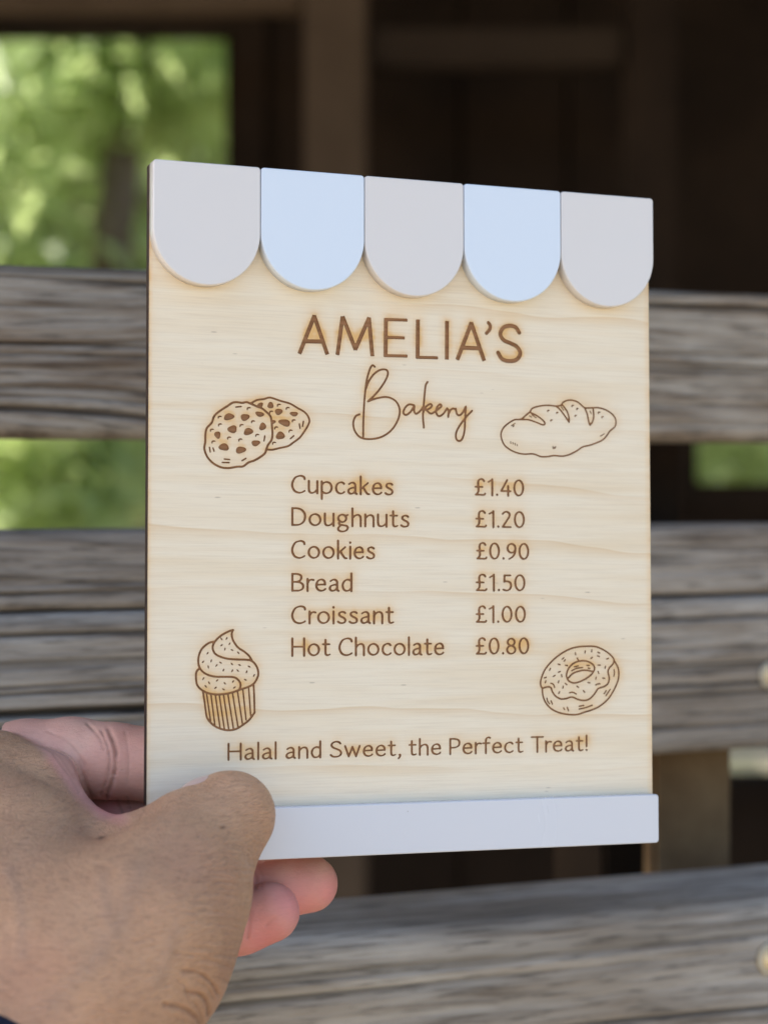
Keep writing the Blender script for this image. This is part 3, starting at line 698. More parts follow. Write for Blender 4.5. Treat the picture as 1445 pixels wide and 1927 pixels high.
def grain_board(name, x0, x1, z0, z1, y_front, thick, mat, r_bot=0.004, r_top=0.003, seed=0, nx=420, nz=150, amp=0.0008, cracks=(), parent=fence):
    """board running along local X, front facing -Y; profile swept along X and displaced by raised grain"""
    prof = []
    def arc(cy, cz, r, a0, a1, n):
        for k in range(n + 1):
            t = math.radians(a0 + (a1 - a0) * k / n); prof.append((cy + r * math.cos(t), cz + r * math.sin(t), math.cos(t), math.sin(t)))
    yf = y_front
    arc(yf + r_top, z1 - r_top, r_top, 90, 180, 4)
    for k in range(1, nz): 
        prof.append((yf, z1 - r_top - (z1 - r_top - z0 - r_bot) * k / nz, -1, 0))
    arc(yf + r_bot, z0 + r_bot, r_bot, 180, 270, 8)
    arc(yf + thick - 0.003, z0 + 0.003, 0.003, 270, 360, 2)
    arc(yf + thick - 0.003, z1 - 0.003, 0.003, 0, 90, 2)
    P = np.array(prof); m = len(P); X = np.linspace(x0, x1, nx)
    XX = np.repeat(X[:, None], m, 1); YY = np.repeat(P[None, :, 0], nx, 0); ZZ = np.repeat(P[None, :, 1], nx, 0)
    q = P[:, 1] + P[:, 0] * 0.7
    W = fbm(XX * 2.2 + 3, np.repeat(q[None], nx, 0) * 14, seed=seed, oct=3) * 0.007          # waviness of the grain
    kr = np.random.RandomState(seed + 70); knot = np.zeros_like(XX)
    for _ in range(3):
        kx, kz, ks = x0 + (x1 - x0) * kr.rand(), z0 + (z1 - z0) * (.15 + .7 * kr.rand()), .0035 + .004 * kr.rand()
        dx, dz = (XX - kx) / (ks * 3.2), (q[None] - kz) / ks; r2 = dx * dx + dz * dz
        W = W - (q[None] - kz) * 0.85 * np.exp(-r2 / 7); knot = np.maximum(knot, np.exp(-((XX - kx) / ks) ** 2 * 1.2 - dz * dz * 1.2))
    g = vnoise(XX * 1.6, (q[None] + W) * 400, seed=seed + 1) * .6 + vnoise(XX * 3.1, (q[None] + W) * 850, seed=seed + 2) * .4
    low = fbm(XX * 4, q[None] * 22 + 0 * XX, seed=seed + 9, oct=3)
    gro = np.clip(-g - 0.22, 0, 1) / 0.5
    cut = np.clip(vnoise(XX * 4.5, (q[None] + W) * 260, seed=seed + 4) - 0.62, 0, 1) * 4
    h = -amp * np.clip(gro, 0, 1.3) + amp * 0.5 * g + low * amp * 0.6 - cut * amp
    cracks = list(cracks)
    for _ in range(14):
        cx0 = x0 + (x1 - x0) * kr.rand() * .9
        cracks.append((z0 + (z1 - z0) * (.08 + .84 * kr.rand()), .0004 + .0003 * kr.rand(), cx0, cx0 + .08 + .3 * kr.rand(), .0006 + .0012 * kr.rand()))
    for (cz, cw, cx0, cx1, cd) in cracks:
        cwob = cz + 0.0015 * fbm(X * 6, X * 0 + 1.5, seed=seed + 30, oct=3)
        fade = np.clip((X - cx0) / 0.03, 0, 1) * np.clip((cx1 - X) / 0.08, 0, 1)
        e = np.exp(-((ZZ - cwob[:, None]) / cw) ** 2) * fade[:, None]
        h = h - cd * e; gro = gro + min(1.6, cd * 700) * e
    YY = YY + P[None, :, 2] * h; ZZ = ZZ + P[None, :, 3] * h
    V = np.stack([XX, YY, ZZ], -1).reshape(-1, 3)
    i = np.arange(nx - 1)[:, None] * m; j = np.arange(m)[None]; j2 = (j + 1) % m
    F = np.stack([i + j, i + m + j, i + m + j2, i + j2], -1).reshape(-1, 4).tolist()
    F.append(list(range(m))); F.append(list(range((nx - 1) * m, nx * m))[::-1])
    o = link_mesh(name, V, F, (mat,), parent, smooth=True)
    at = o.data.attributes.new('groove', 'FLOAT', 'POINT'); at.data.foreach_set('value', np.clip(gro + cut * .9 + knot * .8, 0, 1).astype(np.float32).ravel())
    at = o.data.attributes.new('grain', 'FLOAT_VECTOR', 'POINT'); at.data.foreach_set('vector', np.stack([XX, q[None] + W + 0 * XX, YY * 0 + seed], -1).astype(np.float32).ravel())
    return o
def zavg(pl, pr, off=0.0): return (on_fence(0, pl, off)[1] + on_fence(1445, pr, off)[1]) / 2
X0, X1 = -0.45, 1.15
grain_board('slat', X0, X1, zavg(820, 836), zavg(494, 553), 0, 0.030, M_OLD[0], 0.0065, 0.003, seed=11)['label'] = 'wide upper slat with brown raised grain'
grain_board('slat', X0, X1, zavg(1149, 1117), zavg(1000, 985), 0.001, 0.028, M_OLD[1], 0.003, 0.004, seed=23, nz=80)
zc = on_fence(0, 1349)[1]
grain_board('slat', X0, X1, zavg(1495, 1412), zavg(1157, 1120), -0.001, 0.030, M_OLD[2], 0.0065, 0.004, seed=37, cracks=((zc, .0011, -.5, .14, .006),))
BO = 0.078
def zb(px, py): return on_fence(px, py, BO)[1]
zt = (zb(640, 1762) + zb(1445, 1690)) / 2
grain_board('bottom_rail', X0, X1, zt - 0.15, zt, -BO, 0.060, M_OLD[2], 0.006, 0.010, seed=51, nz=220, amp=0.0008)['label'] = 'thick bottom rail standing proud of the slats'

M_POST = mat_simple('aged_brown_post', (0.11, 0.064, 0.030), 0.85, 0.2, (0.21, 0.135, 0.070), 30)
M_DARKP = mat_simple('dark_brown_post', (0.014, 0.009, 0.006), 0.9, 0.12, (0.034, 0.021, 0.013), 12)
def box_bm(bm, x0, x1, y0, y1, z0, z1, bev=0.0):
    r = bmesh.ops.create_cube(bm, size=1); vs = r['verts']
    for v in vs: v.co = Vector((x0 if v.co.x < 0 else x1, y0 if v.co.y < 0 else y1, z0 if v.co.z < 0 else z1))
    if bev:
        es = list({e for v in vs for e in v.link_edges}); bmesh.ops.bevel(bm, geom=es, offset=bev, segments=2, affect='EDGES')
def box(name, x0, x1, y0, y1, z0, z1, mat, parent=None, bev=0.0):
    bm = bmesh.new(); box_bm(bm, x0, x1, y0, y1, z0, z1, bev); me = bpy.data.meshes.new(name); bm.to_mesh(me); bm.free(); me.materials.append(mat)
    o = bpy.data.objects.new(name, me); COL.objects.link(o)
    if parent: o.parent = parent
    return o
_ja = zavg(1149, 1117)
box('backing_strip', X0, X1, 0.0315, 0.037, _ja - .012, _ja + .012, M_OLD[1], fence)
s0, _ = on_fence(1243, 1530, -0.032); s1, _ = on_fence(1392, 1530, -0.032)
zC = zavg(1300, 1270)
box('post', s0, s1, 0.038, 0.048, 0.0, zC, M_POST, fence, 0.002)['label'] = 'short brown post under the third slat'
s0, _ = on_fence(1140, 860, -0.08); s1, _ = on_fence(1283, 860, -0.08)
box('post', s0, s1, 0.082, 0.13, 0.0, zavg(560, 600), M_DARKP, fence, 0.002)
box('post', X0 - .02, X0 + .05, 0.038, 0.08, 0.0, zavg(480, 560), M_POST, fence, 0.002)
box('post', X1 - .08, X1, 0.038, 0.08, 0.0, zavg(480, 560), M_POST, fence, 0.002)
# bolts with washers
M_BRASS = mat_simple('yellow_zinc_bolt', (0.78, 0.64, 0.40), 0.5, 0.5, (0.66, 0.52, 0.30), 300)
M_BRASS.node_tree.nodes['Principled BSDF'].inputs['Metallic'].default_value = 0.3
M_ZINC = mat_simple('grey_washer', (0.50, 0.44, 0.33), 0.5, 0.5, (0.36, 0.31, 0.23), 300)
def lathe(name, prof, mat, parent, n=32):
    V = []; F = []
    for (r, y) in prof:
        for k in range(n):
            t = 2 * math.pi * k / n; V.append((r * math.cos(t), y, r * math.sin(t)))
    for i in range(len(prof) - 1):
        for k in range(n):
            F.append([i * n + k, i * n + (k + 1) % n, (i + 1) * n + (k + 1) % n, (i + 1) * n + k])
    F.append(list(range(n))[::-1]); F.append(list(range((len(prof) - 1) * n, len(prof) * n)))
    return link_mesh(name, V, F, (mat,), parent, smooth=True)
bl = None
for (px, py, off, rr) in ((1449, 1270, 0.001, .0058), (1450, 1803, BO, .0064)):
    s, z = on_fence(px, py, off)
    if bl is None:
        bl = lathe('bolt', [(.0052, 0.0), (.0052, -.0012), (.0045, -.0026), (.0028, -.0036), (.001, -.004)], M_BRASS, fence)
        wa = lathe('washer', [(.0075, 0.001), (.0075, -.0006), (.0070, -.0010), (.0050, -.0010)], M_ZINC, bl)
        b = bl
    else:
        b = bl.copy(); COL.objects.link(b); b.parent = fence
        c = wa.copy(); COL.objects.link(c); c.parent = b
    b.location = (s, -off - 0.0004, z); b.scale = (rr / .0052 * .66,) * 3

# ------------------------------------------------------------------ dark timber shelter further back
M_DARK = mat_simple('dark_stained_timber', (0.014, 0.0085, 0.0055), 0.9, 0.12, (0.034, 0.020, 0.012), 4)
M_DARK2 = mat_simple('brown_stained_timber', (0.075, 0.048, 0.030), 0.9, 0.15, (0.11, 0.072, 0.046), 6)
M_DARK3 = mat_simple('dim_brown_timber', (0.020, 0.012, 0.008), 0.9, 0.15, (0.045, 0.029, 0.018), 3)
shel = empty('timber_shelter', (0, 3.0, 0))
tag(shel, 'dark timber shelter with plank wall and openings in deep shade', 'shelter')
YW = 3.0
def WX(px, y=YW): return (px - CX) / F_PX * y
def WZ(py, y=YW): return 1.25 - (py - 900.0) / F_PX * y
openings = [(-1.9, WX(462), 0.35, WZ(62)), (WX(1292), 1.3, WZ(908), WZ(700)), (0.43, 1.3, WZ(1462), WZ(1385))]
k = 0; pw = 0.155; x = WX(462) - pw * 20
while x < 3.2:
    cuts = sorted((o[2], o[3]) for o in openings if o[0] < x + pw * .5 < o[1])
    zs = [0.0] + [v for c in cuts for v in c] + [2.6]
    for a0, a1 in zip(zs[::2], zs[1::2]):
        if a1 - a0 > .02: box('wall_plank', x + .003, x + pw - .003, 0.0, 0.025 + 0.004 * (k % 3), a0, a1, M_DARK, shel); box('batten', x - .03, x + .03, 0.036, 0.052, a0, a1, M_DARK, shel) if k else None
    x += pw; k += 1
for o in openings:
    box('opening_jamb', o[0] - .03, o[0] + .012, -0.02, .06, o[2] - .03, o[3] + .03, M_DARK, shel)
    box('opening_jamb', o[1] - .012, o[1] + .03, -0.02, .06, o[2] - .03, o[3] + .03, M_DARK, shel)
    box('opening_lintel', o[0] + .012, o[1] - .012, -0.02, .06, o[3], o[3] + .05, M_DARK, shel)
    box('opening_sill', o[0] + .012, o[1] - .012, -0.02, .06, o[2] - .04, o[2], M_DARK, shel)
yp = -0.35; yd = YW + yp
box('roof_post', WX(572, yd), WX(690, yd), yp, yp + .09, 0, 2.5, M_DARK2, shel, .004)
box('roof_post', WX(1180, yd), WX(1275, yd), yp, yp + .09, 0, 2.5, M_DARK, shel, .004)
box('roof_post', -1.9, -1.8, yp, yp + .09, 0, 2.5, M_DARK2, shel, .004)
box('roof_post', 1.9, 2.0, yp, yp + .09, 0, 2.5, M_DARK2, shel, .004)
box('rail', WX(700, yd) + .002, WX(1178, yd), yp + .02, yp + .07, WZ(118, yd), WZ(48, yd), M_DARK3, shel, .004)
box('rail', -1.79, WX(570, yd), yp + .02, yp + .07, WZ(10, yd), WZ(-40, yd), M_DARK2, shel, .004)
yy = 3.3
while yy > 0.35:  # unseen roof, carried forward over the sign to keep the sun off it
    box('shade_roof_board', -3.3, 3.3, yy - 3.0 - .152, yy - 3.0 + .004, 2.6 - (3.3 - yy) * 0.03, 2.625 - (3.3 - yy) * 0.03, M_DARK, shel)
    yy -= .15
for xx in (-3.0, -1.85, -.6, .6, 1.95, 3.0):  # rafters lengthened to match the added shading roof, out of view
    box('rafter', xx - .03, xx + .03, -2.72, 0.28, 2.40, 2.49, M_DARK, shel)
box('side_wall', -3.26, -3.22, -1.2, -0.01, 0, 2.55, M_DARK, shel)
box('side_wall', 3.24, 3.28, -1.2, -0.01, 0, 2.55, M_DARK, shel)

# ------------------------------------------------------------------ ground
def mat_ground():
    k = NT('dry_ground')
    n = k.noise(k.coords(), 1.6, 6, 0.6); n2 = k.noise(k.coords(), 30, 4, 0.6)
    c = k.ramp(n, [(0.35, (0.30, 0.24, 0.165)), (0.55, (0.36, 0.30, 0.21)), (0.7, (0.16, 0.18, 0.07))])
    c = k.mix(k.ramp(n2, [(0.35, 0.4), (0.6, 0.0)]), c, (0.17, 0.13, 0.09))
    k.set(Base_Color=c, Roughness=0.95); k.bump(n2, 0.5, 0.01); return k.m
n = 60; gx = np.sign(np.linspace(-1, 1, n)) * np.abs(np.linspace(-1, 1, n)) ** 3 * 150
GXX, GYY = np.meshgrid(gx, gx, indexing='ij'); GZ = 0.05 * fbm(GXX * .3, GYY * .3, seed=4) * np.clip(np.hypot(GXX, GYY) / 6 - .7, 0, 1)
V = np.stack([GXX, GYY + 2, GZ], -1).reshape(-1, 3); i = np.arange(n - 1)[:, None] * n; j = np.arange(n - 1)[None]
tag(link_mesh('ground', V, np.stack([i + j, i + n + j, i + n + j + 1, i + j + 1], -1).reshape(-1, 4), (mat_ground(),), smooth=True), kind='structure')

# ------------------------------------------------------------------ sunlit greenery beyond the openings
def mat_leaf(name, c0, c1, trans):
    k = NT(name)
    oi = k.attr('tone').outputs['Fac']
    c = k.ramp(oi, [(0.0, c0), (1.0, c1)])
    k.set(Base_Color=c, Roughness=0.42); k.b.inputs['Specular IOR Level'].default_value = 0.5
    t = k.n('BsdfTranslucent'); k.l(k.mix(0.5, c, trans), t.inputs['Color'])
    mx = k.n('MixShader'); mx.inputs[0].default_value = 0.55
    k.l(k.b.outputs[0], mx.inputs[1]); k.l(t.outputs[0], mx.inputs[2]); k.l(mx.outputs[0], k.out.inputs[0])
    return k.m
M_BARK = mat_simple('tree_bark', (0.09, 0.065, 0.045), 0.9, 0.2, (0.16, 0.12, 0.085), 18)
def tube(pts, radii, n=8):
    V = []; F = []
    P = [np.array(p, float) for p in pts]
    for i, p in enumerate(P):
        d = P[min(i + 1, len(P) - 1)] - P[max(i - 1, 0)]; d /= np.linalg.norm(d)
        a_ = np.cross(d, [0.3, 1, 0.1]); a_ /= np.linalg.norm(a_); b_ = np.cross(d, a_)
        for k in range(n):
            t = 2 * math.pi * k / n; V.append(p + radii[i] * (math.cos(t) * a_ + math.sin(t) * b_))
    for i in range(len(P) - 1):
        for k in range(n): F.append([i * n + k, i * n + (k + 1) % n, (i + 1) * n + (k + 1) % n, (i + 1) * n + k])
    F.append(list(range(n))[::-1]); F.append(list(range((len(P) - 1) * n, len(P) * n)))
    return V, F
def plant(name, label, cat, base, clumps, nleaf, size, mat, trunk, group=None, seed=1):
    """clumps: (x, y, z, r) relative to base; leaves spread through each clump's shell and volume"""
    rng = np.random.RandomState(seed)
    root = empty(name, base); tag(root, label, cat, group)
    V, F = [], []
    for pts, rad in trunk:
        v, f = tube(pts, rad); F += [[q + len(V) for q in ff] for ff in f]; V += [tuple(p) for p in v]
    link_mesh('trunk', V, F, (M_BARK,), root, smooth=True)
    C = np.array(clumps); wts = C[:, 3] ** 2; wts /= wts.sum()
    which = rng.choice(len(C), nleaf, p=wts)
    d = rng.normal(size=(nleaf, 3)); d /= np.linalg.norm(d, axis=1)[:, None]
    rr = C[which, 3] * (0.35 + 0.75 * rng.rand(nleaf) ** 0.6)
    cen = C[which, :3] + d * rr[:, None] * np.array([1, 1, .85])
    nrm = d + rng.normal(size=(nleaf, 3)) * .7 + np.array([0, 0, .5]); nrm /= np.linalg.norm(nrm, axis=1)[:, None]
    a_ = np.cross(nrm, rng.normal(size=(nleaf, 3))); a_ /= np.linalg.norm(a_, axis=1)[:, None]; b_ = np.cross(nrm, a_)
    L = size * (0.6 + 0.8 * rng.rand(nleaf))[:, None]; Wd = L * .5
    quad = np.stack([cen - a_ * L * .5, cen + b_ * Wd * .5 + nrm * L * .08, cen + a_ * L * .55 - nrm * L * .06, cen - b_ * Wd * .5 + nrm * L * .08], 1)
    o = link_mesh('crown', quad.reshape(-1, 3), np.arange(nleaf * 4).reshape(-1, 4), (mat,), root)
    tone = np.repeat(np.clip(rng.rand(nleaf) * .45 + .55 * rng.rand(len(C))[which] ** 1.5, 0, 1), 4)
    at = o.data.attributes.new('tone', 'FLOAT', 'POINT'); at.data.foreach_set('value', tone.astype(np.float32))
    return root
ML1 = mat_leaf('bright_leaves', (0.14, 0.20, 0.06), (0.52, 0.62, 0.28), (0.86, 0.98, 0.46))
ML2 = mat_leaf('mid_leaves', (0.12, 0.15, 0.06), (0.38, 0.42, 0.19), (0.70, 0.75, 0.32))
def cl(n, sx, sy, z0, z1, r0, r1, seed):
    r = np.random.RandomState(seed)
    return [((r.rand() * 2 - 1) * sx, (r.rand() * 2 - 1) * sy, z0 + (z1 - z0) * r.rand(), r0 + (r1 - r0) * r.rand()) for _ in range(n)]
plant('broadleaf_tree', 'bright green tree seen blurred through the left opening of the shelter', 'tree', (-1.15, 5.6, 0),
      cl(26, 1.0, .5, 1.0, 3.2, .22, .5, 3), 5200, .12, ML1, [([(0, 0, 0), (.05, 0, .8), (.42, -.1, 1.7), (.52, -.1, 2.8)], [.10, .08, .06, .04]), ([(.05, 0, .8), (-.5, .1, 1.9)], [.06, .02])], seed=3)
plant('tall_shrub', 'dense green shrub low behind the left opening', 'shrub', (-.75, 4.9, 0),
      cl(10, .55, .3, .55, 1.55, .18, .3, 5), 4200, .10, ML1, [([(0, 0, 0), (.1, 0, .7), (.0, 0, 1.5)], [.03, .02, .01])], seed=5)
plant('yellow_green_shrub', 'yellow green shrub seen through the small opening on the right', 'shrub', (1.35, 5.8, 0),
      cl(12, .8, .4, .9, 1.9, .2, .35, 8), 5000, .08, ML1, [([(0, 0, 0), (.1, 0, .7), (.0, 0, 1.6)], [.04, .03, .01])], seed=8)
plant('background_hedge', 'tall leafy hedge farthest behind the shelter', 'hedge', (0, 11.0, 0),
      cl(130, 6.5, .9, .2, 3.9, .5, .9, 12), 34000, .2, ML2, [([(0, 0, 0), (.1, 0, 1.5), (0, 0, 3)], [.07, .05, .02])], seed=12)
#PART3
# ------------------------------------------------------------------ the hand: one implicit surface, meshed in one piece
def sd_cone(P, a, b, ra, rb):
    a = np.array(a, np.float32); b = np.array(b, np.float32); d = b - a
    t = np.clip(((P - a) @ d) / (d @ d + 1e-9), 0, 1)
    return np.linalg.norm(P - a - t[..., None] * d, axis=-1) - (ra + (rb - ra) * t)
def smin(a, b, k):
    h = np.clip(0.5 + 0.5 * (b - a) / k, 0, 1); return b + (a - b) * h - k * h * (1 - h)
def smax(a, b, k): return -smin(-a, -b, k)
def N_(px, py, d, rpx): return (pc(px, py, d), rpx * d / F_PX)     # node: photo pixel, depth mm, radius in photo pixels
def chain(P, nodes, k=2.0):
    r = None
    for (a, ra), (b, rb) in zip(nodes[:-1], nodes[1:]):
        d = sd_cone(P, a, b, ra, rb); r = d if r is None else smin(r, d, k)
    return r
H_THUMB = [N_(0, 2010, 500, 215), N_(165, 1860, 502, 195), N_(262, 1755, 508, 160), N_(330, 1668, 520, 125), N_(382, 1592, 532, 92)]
H_TIP = [N_(382, 1592, 532, 92), N_(412, 1556, 538, 86), N_(438, 1530, 541, 80)]
H_THENAR = [N_(140, 1960, 505, 175), N_(272, 1800, 520, 150), N_(352, 1700, 532, 112)]
H_META = [N_(-110, 2040, 500, 210), N_(-80, 1780, 520, 200), N_(-75, 1508, 550, 128)]
H_BACK = [N_(90, 2050, 500, 200), N_(60, 1820, 515, 190), N_(30, 1620, 535, 150)]
H_WEB = [N_(0, 1462, 556, 86), N_(78, 1478, 553, 62), N_(122, 1535, 547, 46), N_(182, 1577, 540, 42), N_(250, 1598, 533, 58), N_(335, 1565, 533, 68)]
H_PALM = [N_(-60, 1560, 575, 120), N_(60, 1680, 575, 130), N_(150, 1800, 560, 130)]
H_INDEX = [N_(-90, 1470, 572, 96), N_(50, 1438, 572, 82), N_(135, 1428, 571, 76), N_(215, 1432, 568, 69), N_(310, 1440, 566, 70), N_(420, 1452, 570, 60), N_(500, 1465, 574, 52)]
H_MIDDLE = [N_(-60, 1600, 590, 90), N_(130, 1570, 584, 76), N_(225, 1562, 576, 66), N_(330, 1560, 573, 66), N_(480, 1560, 577, 60), N_(580, 1556, 584, 50)]
H_RING = [N_(0, 1700, 590, 90), N_(180, 1690, 586, 76), N_(330, 1690, 577, 66), N_(430, 1682, 575, 60), N_(520, 1670, 577, 58), N_(582, 1664, 579, 54)]
H_PINKY = [N_(100, 1800, 580, 80), N_(260, 1790, 570, 68), N_(380, 1752, 562, 60), N_(450, 1736, 560, 58), N_(507, 1716, 560, 57)]
H_FORE = [N_(20, 2010, 500, 215), N_(-230, 2500, 440, 250)]
VX = 0.9
lo = np.array([-105., -190., 462.]); hi = np.array([4., -40., 606.])
nxyz = ((hi - lo) / VX).astype(int)
ax = [lo[i] + np.arange(nxyz[i]) * VX for i in range(3)]
Pg = np.stack(np.meshgrid(*ax, indexing='ij'), -1).astype(np.float32)
def hand_field(P):
    body = chain(P, H_THUMB, 8)
    body = smin(body, chain(P, H_THENAR, 8), 9)
    back = smin(chain(P, H_META, 10), chain(P, H_BACK, 10), 12)
    body = smin(body, back, 14)
    body = smin(body, chain(P, H_FORE), 14)
    tip = chain(P, H_TIP, 5)
    body = smin(body, tip, 4)
    body = smin(body, chain(P, H_WEB, 5), 6)
    palm = chain(P, H_PALM, 10)
    body = smin(body, palm, 10)
    idx = chain(P, H_INDEX, 2.2); mid = chain(P, H_MIDDLE, 2.2); rin = chain(P, H_RING, 2.2); pin = chain(P, H_PINKY, 2.2)
    fing = smin(smin(idx, mid, 0.8), smin(rin, pin, 0.8), 0.8)
    d = smin(body, fing, 3.0)
    # nothing pushes through the sign: flesh flattens against it
    q = P - TT.astype(np.float32); u = q @ RP[:, 0].astype(np.float32); v = q @ RP[:, 1].astype(np.float32); wd = q @ RP[:, 2].astype(np.float32)
    bx = np.maximum(np.maximum(np.abs(u - SW / 2) - SW / 2 - .15, np.abs(v - SH / 2) - SH / 2 - .15), np.abs(wd - 0.0) - 3.15)
    return smax(d, -bx, 0.5), body, fing
FIELD, BODY, FING = hand_field(Pg)
print('hand grid', FIELD.shape)
def surface_nets(Fv, lo, vx):
    s = Fv < 0; n = Fv.shape
    corners = [(a, b, c) for a in (0, 1) for b in (0, 1) for c in (0, 1)]
    cnt = sum(s[a:n[0] - 1 + a, b:n[1] - 1 + b, c:n[2] - 1 + c].astype(np.int8) for a, b, c in corners)
    act = (cnt > 0) & (cnt < 8); ids = np.full(act.shape, -1, np.int64); cells = np.argwhere(act); ids[act] = np.arange(len(cells))
    acc = np.zeros((len(cells), 3)); num = np.zeros(len(cells))
    for i_, p in enumerate(corners):
        for q in corners[i_ + 1:]:
            if sum(abs(p[k] - q[k]) for k in range(3)) != 1: continue
            f0 = Fv[cells[:, 0] + p[0], cells[:, 1] + p[1], cells[:, 2] + p[2]]; f1 = Fv[cells[:, 0] + q[0], cells[:, 1] + q[1], cells[:, 2] + q[2]]
            m = (f0 < 0) != (f1 < 0); t = np.where(m, f0 / (f0 - f1 + 1e-12), 0)[:, None]
            pt = np.array(p) + t * (np.array(q) - np.array(p)); acc += np.where(m[:, None], pt, 0); num += m
    V = (cells + acc / num[:, None]) * vx + lo
    faces = []
    for axis in range(3):
        a, b = [k for k in range(3) if k != axis]
        sl0 = [slice(1, n[k] - 1) for k in range(3)]; sl0[axis] = slice(0, n[axis] - 1); sl1 = list(sl0); sl1[axis] = slice(1, n[axis])
        s0, s1 = s[tuple(sl0)], s[tuple(sl1)]
        for flip, m in ((False, s0 & ~s1), (True, ~s0 & s1)):
            e = np.argwhere(m); off = np.array([1, 1, 1]); off[axis] = 0; e = e + off
            def cid(da, db):
                c = e.copy(); c[:, a] -= da; c[:, b] -= db; return ids[c[:, 0], c[:, 1], c[:, 2]]
            q = np.stack([cid(1, 1), cid(0, 1), cid(0, 0), cid(1, 0)], 1)
            if flip != (axis == 1): q = q[:, ::-1]
            faces.append(q)
    F = np.concatenate(faces); F = F[(F >= 0).all(1)]
    return V, F
HV, HF = surface_nets(FIELD, lo, VX)
def vert_neigh(n, F):
    E = np.unique(np.sort(np.concatenate([F[:, [0, 1]], F[:, [1, 2]], F[:, [2, 3]], F[:, [3, 0]]]), 1), axis=0); return E
def laplace(V, E, it, lam=0.5):
    deg = np.bincount(E.ravel(), minlength=len(V))[:, None].clip(1)
    for _ in range(it):
        for l in (lam, -lam * 1.03):
            s_ = np.zeros_like(V)
            for c in range(3): s_[:, c] = np.bincount(E[:, 0], V[E[:, 1], c], len(V)) + np.bincount(E[:, 1], V[E[:, 0], c], len(V))
            V = V + l * (s_ / deg - V)
    return V
HE = vert_neigh(len(HV), HF)
HV = laplace(HV, HE, 6)
# one linear subdivision for crease detail
def subdivide(V, F):
    n = len(V); E = np.sort(np.concatenate([F[:, [0, 1]], F[:, [1, 2]], F[:, [2, 3]], F[:, [3, 0]]]), 1)
    uq, inv = np.unique(E[:, 0] * 10_000_000 + E[:, 1], return_inverse=True); inv = inv.reshape(-1)
    e0, e1 = uq // 10_000_000, uq % 10_000_000; m = len(F)
    V2 = np.concatenate([V, (V[e0] + V[e1]) / 2, V[F].mean(1)])
    a = n + inv[:m]; b = n + inv[m:2 * m]; c = n + inv[2 * m:3 * m]; d = n + inv[3 * m:]; f = n + len(uq) + np.arange(m)
    return V2, np.concatenate([np.stack([F[:, 0], a, f, d], 1), np.stack([a, F[:, 1], b, f], 1), np.stack([f, b, F[:, 2], c], 1), np.stack([d, f, c, F[:, 3]], 1)])
HV, HF = subdivide(HV, HF); HE = vert_neigh(len(HV), HF); HV = laplace(HV, HE, 4)
def vnorm(V, F):
    n = np.cross(V[F[:, 2]] - V[F[:, 0]], V[F[:, 3]] - V[F[:, 1]]); N = np.zeros_like(V)
    for k in range(4):
        for c in range(3): N[:, c] += np.bincount(F[:, k], n[:, c], len(V))
    return N / (np.linalg.norm(N, axis=1)[:, None] + 1e-12)
HN = vnorm(HV, HF)
# outward check
g0 = HV.mean(0)
if np.mean(np.einsum('ij,ij->i', HN, HV - g0)) < 0: HN = -HN
qx = CX + F_PX * HV[:, 0] / HV[:, 2]; qy = CY - F_PX * HV[:, 1] / HV[:, 2]
vd = HV / np.linalg.norm(HV, axis=1)[:, None]; facing = -np.einsum('ij,ij->i', HN, vd)
# which flesh: palmar side = fingers and the inner face of the web
sb = hand_field(HV.astype(np.float32)); near_f = np.clip((sb[1] - sb[2] + 0.5) / 2.0, 0, 1)
def seg_dist(px, py, pts):
    d = np.full(len(px), 1e9)
    for (x0, y0), (x1, y1) in zip(pts[:-1], pts[1:]):
        dx, dy = x1 - x0, y1 - y0; t = np.clip(((px - x0) * dx + (py - y0) * dy) / (dx * dx + dy * dy), 0, 1)
        d = np.minimum(d, np.hypot(px - x0 - t * dx, py - y0 - t * dy))
    return d
front = facing > -0.05
thumbside = front & (near_f < .5)
fingside = front & (near_f >= .5)
webline = [(-40, 1340), (48, 1350), (62, 1395), (100, 1442), (140, 1498), (185, 1538), (235, 1552)]
above = np.zeros(len(HV), bool)
wx_ = np.array([p[0] for p in webline]); wy_ = np.array([p[1] for p in webline])
edge_y = np.interp(qx, wx_, wy_)
palm_m = np.clip((edge_y - qy) / 22 + .4, 0, 1) * np.clip((250 - qx) / 25, 0, 1) * (near_f < .5)
palmar = np.clip(np.maximum(near_f, palm_m), 0, 1)
disp = np.zeros(len(HV)); crease = np.zeros(len(HV)); mole = np.zeros(len(HV)); vein = np.zeros(len(HV)); blush = np.zeros(len(HV))
def cut(pts, w_, depth, dark, mask):
    mask = mask * (0.55 + 0.45 * np.clip(vnoise(HV[:, 0] / 1.3, HV[:, 1] / 1.3, HV[:, 2] / 1.3, seed=int(abs(pts[0][0])) % 97) + .6, 0, 1))
    d = seg_dist(qx, qy, crom(pts, 5).tolist()); e = np.exp(-(d / w_) ** 2) * mask
    disp[:] -= depth * e; crease[:] = np.maximum(crease, dark * np.exp(-(d / (w_ * .75)) ** 2) * mask)
